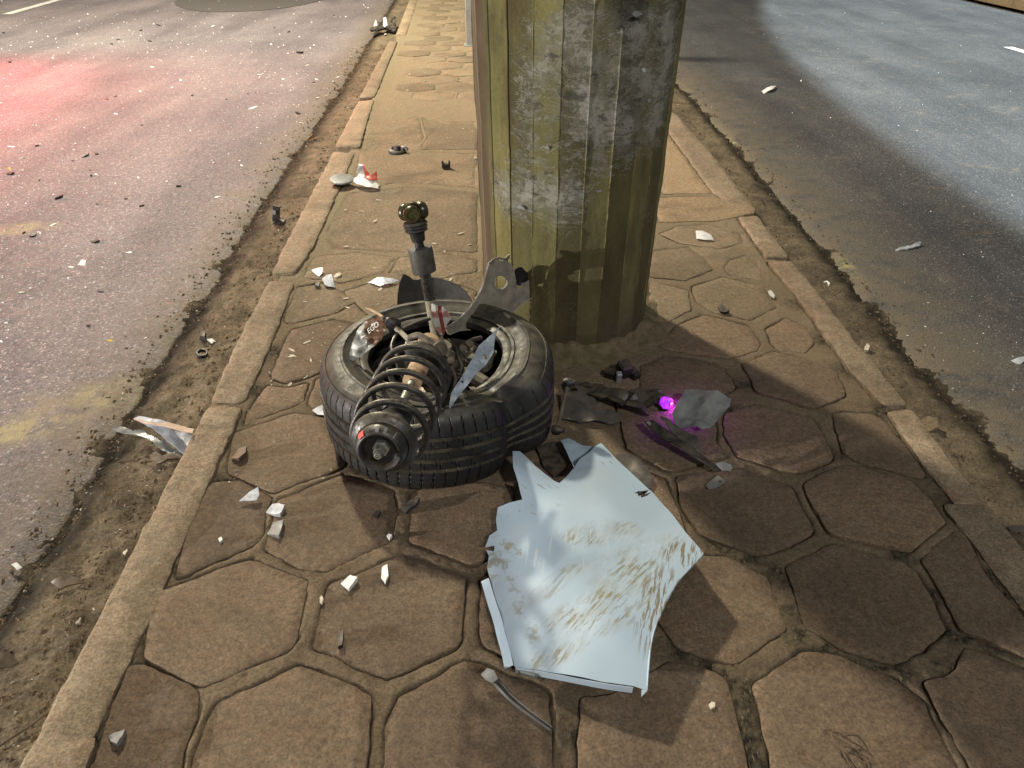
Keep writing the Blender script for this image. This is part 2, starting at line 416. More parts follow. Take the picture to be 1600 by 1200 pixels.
# ------------------------------------------------------------------ ground and roads
def quad(name, x0, x1, y0, y1, z, mat, parent=None):
    return mesh(name, [(x0, y0, z), (x1, y0, z), (x1, y1, z), (x0, y1, z)], [(0, 1, 2, 3)], mat, parent, smooth=False)
g = quad('ground', -150, 150, -60, 300, -0.16, m_dirt); tag(g, kind='structure')
# kerb outer edges (x at given y), from the photo's perspective; they drift left with the road
LK = [(-12, -0.80), (-1, -0.88), (0.89, -0.929), (2.087, -0.983), (4.81, -1.03), (6.6, -1.13), (12.5, -1.50), (40, -3.1), (120, -7.5)]
RK = [(-12, 1.75), (-1, 1.40), (1.43, 1.285), (2.04, 1.240), (3.12, 1.20), (3.83, 1.175), (5.75, 1.135), (12.5, 0.85), (40, -0.6), (120, -5.0)]
def lk(y): return float(np.interp(y, [q[0] for q in LK], [q[1] for q in LK]))
def rk(y): return float(np.interp(y, [q[0] for q in RK], [q[1] for q in RK]))
LE = [(-12, -1.1), (0.6, -1.20), (1.26, -1.24), (1.63, -1.245), (2.29, -1.297), (3.15, -1.325), (4.0, -1.385), (5.2, -1.43), (7.25, -1.50), (12.5, -1.79), (40, -3.4), (120, -7.8)]
RE = [(-12, 2.0), (0.5, 1.60), (1.82, 1.527), (2.4, 1.495), (3.5, 1.52), (5.0, 1.515), (6.7, 1.50), (12.5, 1.20), (40, -0.3), (120, -4.7)]
def le(y): return float(np.interp(y, [q[0] for q in LE], [q[1] for q in LE]))
def re_(y): return float(np.interp(y, [q[0] for q in RE], [q[1] for q in RE]))
def ys_graded(y0, y1, near):
    ys = []; y = y0
    while y < y1:
        ys.append(y); y += near if 0.4 < y < 6.5 else (near * 2.5 if -1 < y < 14 else 1.5)
    return ys + [y1]
def road(name, edge, side, far, mat, zt):
    ys = ys_graded(-12, 120, 0.02)
    offs = [0.0, 0.012, 0.03, 0.06, 0.11, 0.18, 0.28, 0.42, 0.62, 1.0, 2.0, 4.0, far]
    V = []; Fs = []; dust = []
    n = len(offs) + 1
    for y in ys:
        e = edge(y) + 0.018 * noise.noise(Vector((y * 2.1, side * 5, 0))) + 0.010 * noise.noise(Vector((y * 17, side * 9, 3))) + 0.010 * noise.noise(Vector((y * 70, side, 7)))
        V.append((e + side * 0.004, y, zt - 0.05)); dust.append(1.0)
        for i, o in enumerate(offs):
            z = zt - 0.016 * max(0.0, 1 - o / 0.075) ** 1.5
            if 0 < i < 9: z += 0.0025 * fb(e + o, y, 0, 9, 3)
            V.append((e - side * 0.0 + side * o * -1 if False else e + side * o, y, z)); dust.append(max(0.0, 1.0 - o / (0.34 if side < 0 else 0.50)) ** 0.9)
    for j in range(len(ys) - 1):
        for i in range(n - 1):
            q = (j * n + i, j * n + i + 1, (j + 1) * n + i + 1, (j + 1) * n + i)
            Fs.append(q if side > 0 else q[::-1])
    o = mesh(name, V, Fs, mat, None, (0, 0, 0))
    at = o.data.attributes.new('dust', 'FLOAT', 'POINT'); at.data.foreach_set('value', dust)
    return tag(o, kind='structure')
road_l = road('road_left', le, -1, 40.0, m_roadl, -0.075)
road_r = road('road_right', re_, 1, 5.75, m_roadr, -0.075)
def gutter(name, kerb, edge, side):
    ys = ys_graded(-3, 40, 0.012); nx = 40
    V = []; Fs = []; edge_dark = []
    for y in ys:
        a = kerb(y) - side * 0.06; b = edge(y) + side * 0.07
        for i in range(nx + 1):
            s = i / nx; x = a + (b - a) * s
            crown = -0.052 - 0.036 * s ** 1.6
            z = crown + 0.016 * fb(x, y, side, 7, 4) + 0.006 * fb(x, y, side + 5, 40, 3)
            d_edge = abs(x - edge(y))
            z -= 0.010 * math.exp(-(d_edge / 0.04) ** 2)
            V.append((x, y, z))
            dm = math.exp(-((x - edge(y) + side * 0.02) / 0.055) ** 2) * (1.0 + 0.6 * fb(x, y, 3, 14, 3))  # dirt gets darker in a band along the asphalt edge
            edge_dark.append(min(0.95, max(0.0, dm)))
    n = nx + 1
    for j in range(len(ys) - 1):
        for i in range(nx):
            q = (j * n + i, j * n + i + 1, (j + 1) * n + i + 1, (j + 1) * n + i)
            Fs.append(q if side > 0 else q[::-1])
    o = mesh(name, V, Fs, m_dirt, None, (0, 0, 0))
    at = o.data.attributes.new('edge_dark', 'FLOAT', 'POINT'); at.data.foreach_set('value', edge_dark)
    return tag(o, kind='structure')
gutter('gutter_dirt_left', lk, le, -1)
gutter('gutter_dirt_right', rk, re_, 1)
# painted lane dashes and the far verge of the right-hand road
def dash(parent, c0, c1, wd, z):
    a = Vector(c0); b = Vector(c1); d = (b - a).normalized(); nrm = Vector((-d.y, d.x, 0)) * wd / 2
    L = (b - a).length; k = max(8, int(L / 0.05)); pl = []
    for s in (1, -1):
        rng = range(k + 1) if s > 0 else range(k, -1, -1)
        for i in rng:
            p = a + d * (L * i / k) + nrm * s * (1 + 0.10 * noise.noise(Vector((i * 1.7, s, a.x))))
            pl.append((p.x, p.y))
    v, f, bd = fill(pl, 0.08)
    return mesh('lane_marking', [(q.x, q.y, z) for q in v], f, m_line, parent, smooth=False)
zl = -0.071
for i in range(5):
    y0 = 11.6 + i * 7.0
    x0 = -6.93 - (y0 - 11.6) * 0.056
    dash(road_l, (x0, y0, zl), (x0 - 0.15, y0 + 2.7, zl), 0.13, zl)
    y0 = 6.45 + i * 7.0; x0 = 5.41 - (y0 - 8.9) * 0.05
    dash(road_r, (x0, y0, zl), (x0 - 0.12, y0 + 2.6, zl), 0.11, zl)
# dark sheet standing in for a car's cast shadow on the left road, cut by the top of the picture
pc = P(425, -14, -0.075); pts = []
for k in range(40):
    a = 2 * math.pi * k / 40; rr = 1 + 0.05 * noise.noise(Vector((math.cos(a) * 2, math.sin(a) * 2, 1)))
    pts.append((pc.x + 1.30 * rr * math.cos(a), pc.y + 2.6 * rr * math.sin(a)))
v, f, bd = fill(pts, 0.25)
mesh('road_shadow_sheet', [(q.x, q.y, -0.070) for q in v], f, m_plain('shadow_tone_asphalt', (0.075, 0.068, 0.066), (0.10, 0.09, 0.085), 0.7, 0, 30, 0.6, 0.003), road_l, smooth=False)
vk = [(-12, 8.7), (12, 7.60), (40, 6.2), (120, 2.2)]
V = []; Fs = []
for (y, x) in vk:
    V += [(x - 0.25, y, -0.10), (x - 0.25, y, 0.03), (x - 0.10, y, 0.035), (x - 0.10, y, 0.0), (x + 60, y, 0.0)]
for j in range(len(vk) - 1):
    for i in range(4): Fs.append((j * 5 + i, j * 5 + i + 1, j * 5 + 6 + i, j * 5 + 5 + i))
tag(mesh('verge', V, Fs, m_slab, None, (0, 0, 0), smooth=False), kind='structure')

# ------------------------------------------------------------------ median paving: pavers traced in the photograph, then laid flat
PAV = [
 [(253,923),(393,872),(482,906),(470,975),(455,1013),(318,1074),(225,1030),(237,965)],
 [(330,752),(375,748),(423,777),(416,805),(408,838),(388,857),(275,905),(285,850),(305,795)],
 [(367,675),(463,645),(510,655),(545,690),(540,728),(493,745),(428,770),(352,740)],
 [(432,781),(537,740),(615,765),(619,805),(611,847),(510,892),(465,887),(410,858),(424,815)],
 [(641,770),(700,745),(800,760),(800,850),(760,876),(735,883),(640,846)],
 [(512,913),(630,866),(727,903),(723,990),(716,1010),(603,1062),(490,1012),(500,957)],
 [(750,902),(800,884),(900,900),(960,950),(950,1020),(880,1060),(800,1032),(754,1008),(748,990)],
 [(335,1096),(470,1039),(584,1088),(580,1140),(572,1205),(560,1260),(430,1290),(290,1240),(300,1195),(319,1130)],
 [(199,1041),(225,1035),(310,1079),(311,1112),(288,1165),(278,1230),(200,1280),(135,1235),(168,1120)],
 [(619,1087),(640,1078),(725,1032),(757,1039),(857,1080),(863,1140),(866,1210),(860,1270),(730,1300),(596,1260),(603,1140)],
 [(1085,868),(1135,869),(1200,902),(1213,940),(1228,985),(1148,1039),(1058,1011),(1020,960)],
 [(1226,884),(1300,848),(1415,880),(1434,896),(1482,984),(1412,1033),(1392,1037),(1325,1015),(1257,978),(1241,925)],
 [(1438,873),(1495,825),(1507,830),(1538,892),(1598,962),(1648,1020),(1640,1048),(1580,1017),(1501,984),(1471,930)],
 [(906,1092),(960,1086),(1045,1034),(1095,1041),(1137,1061),(1149,1110),(1170,1205),(1158,1260),(1020,1300),(906,1250)],
 [(1174,1069),(1255,1015),(1311,1023),(1404,1061),(1446,1096),(1468,1150),(1497,1200),(1440,1270),(1300,1290),(1209,1210),(1190,1130)],
 [(1443,1066),(1490,1047),(1506,1006),(1600,1044),(1680,1082),(1720,1200),(1560,1260),(1514,1195),(1482,1140)],
 [(1057,746),(1110,737),(1160,732),(1236,761),(1270,822),(1272,833),(1205,866),(1180,866),(1094,837),(1064,795)],
 [(1253,756),(1312,727),(1338,727),(1424,752),(1453,782),(1478,818),(1424,861),(1300,837),(1286,822)],
 [(1132,646),(1180,631),(1267,651),(1298,702),(1303,718),(1255,737),(1230,737),(1152,713),(1130,680)],
 [(1300,646),(1320,642),(1365,646),(1382,656),(1420,702),(1448,745),(1425,745),(1342,722),(1315,706)],
 [(1160,569),(1208,549),(1299,573),(1316,598),(1323,619),(1272,638),(1182,613)],
 [(1000,570),(1040,554),(1082,559),(1131,571),(1151,605),(1120,621),(1060,629),(1000,605)],
 [(960,622),(1030,641),(1118,651),(1118,690),(1138,714),(1060,733),(1040,733),(980,702)],
 [(830,722),(960,722),(1038,746),(1073,835),(1030,860),(930,880),(820,850),(803,770)],
 [(1055,509),(1100,491),(1167,507),(1188,535),(1184,547),(1140,559),(1080,552),(1030,541)],
 [(1197,515),(1228,496),(1260,511),(1273,535),(1260,551),(1216,545),(1205,535)],
 [(1082,447),(1130,433),(1192,448),(1214,480),(1170,500),(1108,485),(1086,470)],
 [(1015,441),(1074,453),(1080,483),(1045,502),(1012,500)],
 [(1132,418),(1142,406),(1165,398),(1188,420),(1194,439),(1137,428)],
 [(1018,393),(1075,386),(1105,405),(1113,420),(1070,439),(1015,432)],
 [(1030,366),(1060,354),(1110,351),(1154,366),(1160,378),(1125,389),(1062,380)],
 [(434,560),(456,514),(523,498),(590,515),(570,560),(530,572),(487,588),(450,598),(422,590)],
 [(494,593),(533,578),(580,590),(560,640),(510,649),(481,632)],
 [(417,602),(450,606),(481,598),(474,627),(402,654),(378,666),(388,640)],
 [(463,447),(505,441),(540,459),(558,470),(525,489),(452,507),(444,500)],
 [(538,456),(590,438),(640,441),(720,446),(745,456),(740,500),(640,520),(592,506),(562,480)],
 [(490,402),(560,394),(618,402),(598,425),(535,443),(507,435),(474,434)],
 [(624,402),(700,397),(745,407),(745,425),(690,434),(608,427)],
 [(545,302),(640,292),(745,302),(745,393),(620,393),(520,388),(512,360)],
 [(562,242),(640,238),(745,240),(745,294),(640,285),(552,292)],
 [(575,190),(615,190),(654,184),(662,215),(650,234),(565,236)],
 [(660,184),(700,191),(745,190),(745,234),(656,234),(668,215)],
 [(1035,205),(1050,219),(1111,301),(1036,303),(1000,240)],
 [(1028,308),(1110,307),(1178,323),(1180,333),(1120,345),(1028,347)],
]
DARK = [(1160,1090,60),(1175,1150,60),(1190,1195,60),(1110,1045,50),(1075,1020,40),(1215,900,40),(1235,960,30),(1245,990,40),(1300,1025,50),(1360,1045,45),(1405,1050,40),(1125,850,50),(1170,875,40),(1470,930,40),(1500,990,45),(1560,1010,50),(1520,850,40),(1550,900,40),(1480,1050,40),(1410,870,40),(1310,710,30),(1160,600,35),(1145,640,35),(235,1010,22),(200,1050,25),(170,1115,30),(150,1140,48),(215,1000,48),(270,890,48),(300,812,48),(322,765,48),(362,690,48),(395,610,48),(420,550,48),(445,490,48),(1250,475,48),(1290,530,48),(1325,580,48),(1380,642,48),(1415,690,48),(1452,738,48),(1485,780,48),(1512,818,48),(1580,925,48),(1610,960,48),(1290,740,30),(900,1150,25),(380,660,25),(345,745,25),(290,850,25),(250,960,25)]
pave_polys = []   # outlines in metres, used by the bed too
def solid(name, outline, top, bottom, mat, parent, bevel=0.006, step=0.03, jit=0.004, amp=0.0022, tilt=0.004, seed=0.0, rnd=0.012):
    rng = random.Random(int(seed * 97) + 3)
    tx, ty = rng.uniform(-tilt, tilt), rng.uniform(-tilt, tilt)
    O = refine(outline, 0.016, jit, seed, rnd)
    n = len(O); cx = sum(p.x for p in O) / n; cy = sum(p.y for p in O) / n
    I = []
    for i in range(n):
        t = O[(i + 2) % n] - O[i - 2]; nr = Vector((-t.y, t.x))
        if nr.length < 1e-6: nr = Vector((cx, cy)) - O[i]
        nr.normalize()
        if nr.dot(Vector((cx, cy)) - O[i]) < 0: nr = -nr
        I.append(O[i] + nr * bevel * (1 + 0.5 * noise.noise(Vector((O[i].x * 30, O[i].y * 30, seed)))))
    v, f, bd = fill(I, step)
    if len(bd) != n: I = [p + (Vector((cx, cy)) - p) * 0.03 for p in O]; v, f, bd = fill(I, step)
    if len(bd) != n: return None
    def zt(x, y): return top + (x - cx) * tx * 4 + (y - cy) * ty * 4 + amp * fb(x, y, seed, 9, 3) + amp * 0.5 * fb(x, y, seed, 40, 2)
    V = [Vector((p.x, p.y, zt(p.x, p.y))) for p in v]; Fs = [tuple(q) for q in f]
    b = len(V)
    for p in O: V.append(Vector((p.x, p.y, zt(p.x, p.y) - bevel * 0.75)))
    for p in O: V.append(Vector((p.x, p.y, bottom)))
    for i in range(n):
        j = (i + 1) % n
        Fs.append((bd[i], b + i, b + j, bd[j])); Fs.append((b + i, b + n + i, b + n + j, b + j))
    bm = bmesh.new(); bvs = [bm.verts.new(q) for q in V]
    for q in Fs:
        try: bm.faces.new([bvs[i] for i in q])
        except ValueError: pass
    bmesh.ops.recalc_face_normals(bm, faces=bm.faces); bm.verts.index_update()
    V2 = [q.co.copy() for q in bm.verts]; F2 = [tuple(q.index for q in fc.verts) for fc in bm.faces]; bm.free()
    pave_polys.append(([(p.x, p.y) for p in O], name))
    return mesh(name, V2, F2, mat, parent, (cx, cy, 0), True, 50)
pav = quad('pavement', -8, 8, -12, 120, -0.15, m_dirt); tag(pav, kind='structure')
for i, pl in enumerate(PAV):
    w2 = [P(a, b, 0.0) for a, b in pl]
    slab = i >= len(PAV) - 2
    cy = sum(q.y for q in w2) / len(w2)
    far = cy > 3.0
    solid('paver', [(q.x, q.y) for q in w2], random.uniform(-0.002, 0.003) - (0.001 if far else 0), -0.06, m_slab if slab else m_pave_far if cy > 2.75 else m_pave, pav,
          bevel=0.0022, step=0.026, jit=0.006 if not far else 0.007, tilt=0.005 if not far else 0.003, seed=i * 1.37 + 1)
# rows that the photograph does not show in detail: a laid hexagon pattern
def in_any(x, y):
    for pl, nm in pave_polys:
        if inside(pl, x, y): return True
    return False
s = 0.205; traced = list(pave_polys); cnt = 0
row = 0; y = -1.6
while y < 17.0:
    x = -2.4 + (0.866 * s if row % 2 else 0)
    while x < 2.4:
        near_ok = y < 0.60 or y > 6.1 or (x > 0.1 and 4.4 < y) or (abs(x - 0.2) < 0.45 and 2.95 < y < 4.6)
        if near_ok and lk(y) + 0.24 < x < rk(y) - 0.22:
            pts = []
            for k in range(6):
                a = R(60 * k + 30); rr = (s - 0.012) * random.uniform(0.94, 1.02)
                pts.append((x + rr * math.cos(a), y + rr * math.sin(a)))
            if not any(in_any(*q) for q in pts + [(x, y)]):
                solid('paver', pts, random.uniform(-0.0006, 0.0022), -0.06, m_pave_far if y > 2.8 else m_pave, pav, bevel=0.004, step=0.07, jit=0.005, tilt=0.004, seed=200 + cnt, rnd=0.014); cnt += 1
        x += 2 * 0.866 * s
    y += 1.5 * s; row += 1
# kerb stones
KL = [
 [(-20,1290),(46,1180),(62,1172),(150,1150),(112,1270)],
 [(58,1158),(150,1133),(203,1020),(240,950),(300,807),(342,718),(378,635),(325,635),(237,800),(153,960)],
 [(327,626),(380,626),(408,568),(434,507),(459,442),(421,437),(373,527)],
 [(424,428),(462,426),(489,385),(540,272),(553,238),(521,236),(465,345)],
 [(523,231),(562,231),(575,185),(584,156),(560,157)],
 [(561,153),(585,151),(621,64),(608,65)],
]
KR = [
 [(1040,170),(1057,180),(1110,237),(1182,325),(1150,323),(1113,298),(1050,213),(1030,185)],
 [(1153,338),(1184,336),(1233,402),(1197,402)],
 [(1198,407),(1237,407),(1270,447),(1357,558),(1419,633),(1380,634),(1322,570),(1250,470)],
 [(1384,640),(1424,638),(1492,724),(1552,797),(1540,808),(1512,806),(1448,728)],
 [(1515,812),(1570,819),(1680,950),(1760,1080),(1720,1100),(1600,938),(1547,865)],
]
kerb_l = tag(quad('kerb_left', -0.93, -0.92, -0.2, -0.19, -0.158, m_kerb), kind='structure')
kerb_r = tag(quad('kerb_right', 1.33, 1.34, -0.2, -0.19, -0.158, m_kerb), kind='structure')
for kk, (lst, par) in enumerate(((KL, kerb_l), (KR, kerb_r))):
    for i, pl in enumerate(lst):
        w2 = [P(a, b, 0.008) for a, b in pl]
        solid('kerb_stone', [(q.x, q.y) for q in w2], 0.008 + random.uniform(-0.003, 0.004), -0.15, m_kerb, par, bevel=0.006, step=0.035, jit=0.006, amp=0.003, tilt=0.003, seed=500 + kk * 40 + i, rnd=0.02)
def kerb_run(par, fx, side, y, y1, L, wd, sd):
    i = 0
    while y < y1:
        e = y + L - 0.012
        a, b = fx(y), fx(e)
        pts = [(a, y), (b, e), (b + side * wd, e), (a + side * wd, y)]
        if side < 0: pts = pts[::-1]
        solid('kerb_stone', pts, 0.006, -0.15, m_kerb, par, bevel=0.010, step=0.09, jit=0.005, amp=0.004, tilt=0.002, seed=sd + i, rnd=0.02)
        y += L; i += 1
kerb_run(kerb_l, lk, 1, 9.35, 24, 1.0, 0.115, 600)
kerb_run(kerb_r, rk, -1, 6.1, 24, 1.0, 0.115, 700)
kerb_run(kerb_l, lk, 1, -2.4, 0.5, 0.95, 0.115, 800)
kerb_run(kerb_r, rk, -1, -2.3, 0.62, 0.97, 0.115, 900)

# mortar bed between the pavers: recessed joints with a crack along each paver edge
def vno(X, Y, sc_, seed):
    # smooth value noise on arrays, about -1..1, two octaves
    out = 0.0; rs = np.random.default_rng(seed)
    T = rs.uniform(-1, 1, (64, 64))
    for k in (1, 2.13):
        u = X * sc_ * k + 17.3; v = Y * sc_ * k + 31.7
        iu = np.floor(u).astype(int); iv = np.floor(v).astype(int); fu = u - iu; fv = v - iv
        fu = fu * fu * (3 - 2 * fu); fv = fv * fv * (3 - 2 * fv)
        g_ = lambda a, b: T[(iu + a) % 64, (iv + b) % 64]
        out = out + ((g_(0, 0) * (1 - fu) + g_(1, 0) * fu) * (1 - fv) + (g_(0, 1) * (1 - fu) + g_(1, 1) * fu) * fv) / k
    return out * 0.75
def bed(y0, y1, st, coarse):
    x0, x1 = -1.25, 1.55
    nx = int((x1 - x0) / st) + 1; ny = int((y1 - y0) / st) + 1
    X, Y = np.meshgrid(np.linspace(x0, x1, nx, dtype=np.float32), np.linspace(y0, y1, ny, dtype=np.float32))
    D = np.full(X.shape, 9.0, np.float32); IN = np.zeros(X.shape, bool); KIN = np.zeros(X.shape, bool)
    for pl, nm in pave_polys:
        a = np.array(pl, np.float32); m = 0.04
        i0 = max(0, int((a[:, 0].min() - m - x0) / st)); i1 = min(nx, int((a[:, 0].max() + m - x0) / st) + 2)
        j0 = max(0, int((a[:, 1].min() - m - y0) / st)); j1 = min(ny, int((a[:, 1].max() + m - y0) / st) + 2)
        if i1 <= i0 or j1 <= j0: continue
        sx = X[j0:j1, i0:i1]; sy = Y[j0:j1, i0:i1]; d = np.full(sx.shape, 9.0, np.float32); ins = np.zeros(sx.shape, bool)
        b = np.roll(a, -1, 0)
        for (p, q) in zip(a, b):
            e = q - p; L2 = float(e @ e) + 1e-12
            t = np.clip(((sx - p[0]) * e[0] + (sy - p[1]) * e[1]) / L2, 0, 1)
            d = np.minimum(d, np.hypot(sx - p[0] - t * e[0], sy - p[1] - t * e[1]))
            if abs(e[1]) > 1e-9:
                c = (p[1] > sy) != (q[1] > sy)
                ins ^= c & (sx < e[0] * (sy - p[1]) / e[1] + p[0])
        D[j0:j1, i0:i1] = np.minimum(D[j0:j1, i0:i1], d); IN[j0:j1, i0:i1] |= ins
        if nm == 'kerb_stone': KIN[j0:j1, i0:i1] |= ins
    dark = np.zeros(X.shape, np.float32)
    for (a, b, r) in DARK:
        q = P(a, b, 0); rr = r / F * 2.0 * 0.62
        dark = np.maximum(dark, np.exp(-((X - q.x) ** 2 + (Y - q.y) ** 2) / rr ** 2))
    n1 = vno(X, Y, 14, 1); n2 = vno(X, Y, 70, 2); n3 = vno(X, Y, 3.3, 3); n4 = vno(X, Y, 30, 4)
    lf = np.clip((Y - 2.2) / 1.3, 0, 1) * np.where(X < 0.2, 1.0, 0.55)
    zin = -0.012 + lf * (0.0070 + 0.006 * n3 + 0.003 * n1) - np.minimum(D, 0.05) * 0.12
    cw = 0.0056 * (1 + 0.6 * n4)
    ck = np.exp(-(D / cw) ** 2) * np.clip(0.85 + 1.3 * n1 + 0.8 * n3, 0.0, 1.0) * (1 - 0.6 * lf)
    ck[IN] = 0
    z = np.where(IN, zin, -0.0004 + 0.0024 * n1 + 0.0016 * n2 - 0.010 * ck + lf * 0.002)
    mo = np.where(IN, 0, dark * (0.75 + 0.6 * n2)); z = z + np.where(mo > 0, 0.002 * n2 * mo - 0.002 * mo, 0)
    z[KIN] = -0.03
    KX0 = np.interp(Y[:, 0], [q[0] for q in LK], [q[1] for q in LK])[:, None]; KX1 = np.interp(Y[:, 0], [q[0] for q in RK], [q[1] for q in RK])[:, None]
    z[(X < KX0 + 0.012) | (X > KX1 - 0.012)] = -0.12
    V = np.stack([X, Y, z], -1).reshape(-1, 3); crack = ck.astype(np.float32).ravel(); moss = np.clip(mo * 1.25, 0, 1).astype(np.float32).ravel()
    idx = np.arange(nx * ny).reshape(ny, nx)
    f = np.stack([idx[:-1, :-1], idx[:-1, 1:], idx[1:, 1:], idx[1:, :-1]], -1).reshape(-1, 4)
    me = bpy.data.meshes.new('mortar_bed')
    me.vertices.add(len(V)); me.vertices.foreach_set('co', np.array(V, np.float32).ravel())
    me.loops.add(f.size); me.loops.foreach_set('vertex_index', f.ravel().astype(np.int32))
    me.polygons.add(len(f)); me.polygons.foreach_set('loop_start', np.arange(0, f.size, 4, dtype=np.int32))
    me.update(calc_edges=True); me.polygons.foreach_set('use_smooth', np.ones(len(f), bool))
    for nm, dt in (('crack', crack), ('moss', moss), ('dusty', lf.astype(np.float32).ravel())):
        at = me.attributes.new(nm, 'FLOAT', 'POINT'); at.data.foreach_set('value', dt)
    me.materials.append(m_joint)
    o = bpy.data.objects.new('mortar_bed', me); link(o, (0, 0, 0), pav)
    # coarse bed before and beyond the detailed part
    for (ya, yb) in (((-12, 0.46), (6.59, 120)) if coarse else ()):
        V = []; Fs = []; ys = np.linspace(ya, yb, 30)
        for y in ys: V += [(lk(y) + 0.02, y, -0.004), (rk(y) - 0.02, y, -0.004)]
        for j in range(len(ys) - 1): Fs.append((2 * j, 2 * j + 1, 2 * j + 3, 2 * j + 2))
        cb = mesh('mortar_bed', V, Fs, m_joint, pav, (0, 0, 0), smooth=False)
        at = cb.data.attributes.new('dusty', 'FLOAT', 'POINT'); at.data.foreach_set('value', [1.0 if ya > 0 else 0.0] * len(V))
bed(0.45, 3.1, 0.0048, False)
bed(3.096, 6.6, 0.011, True)

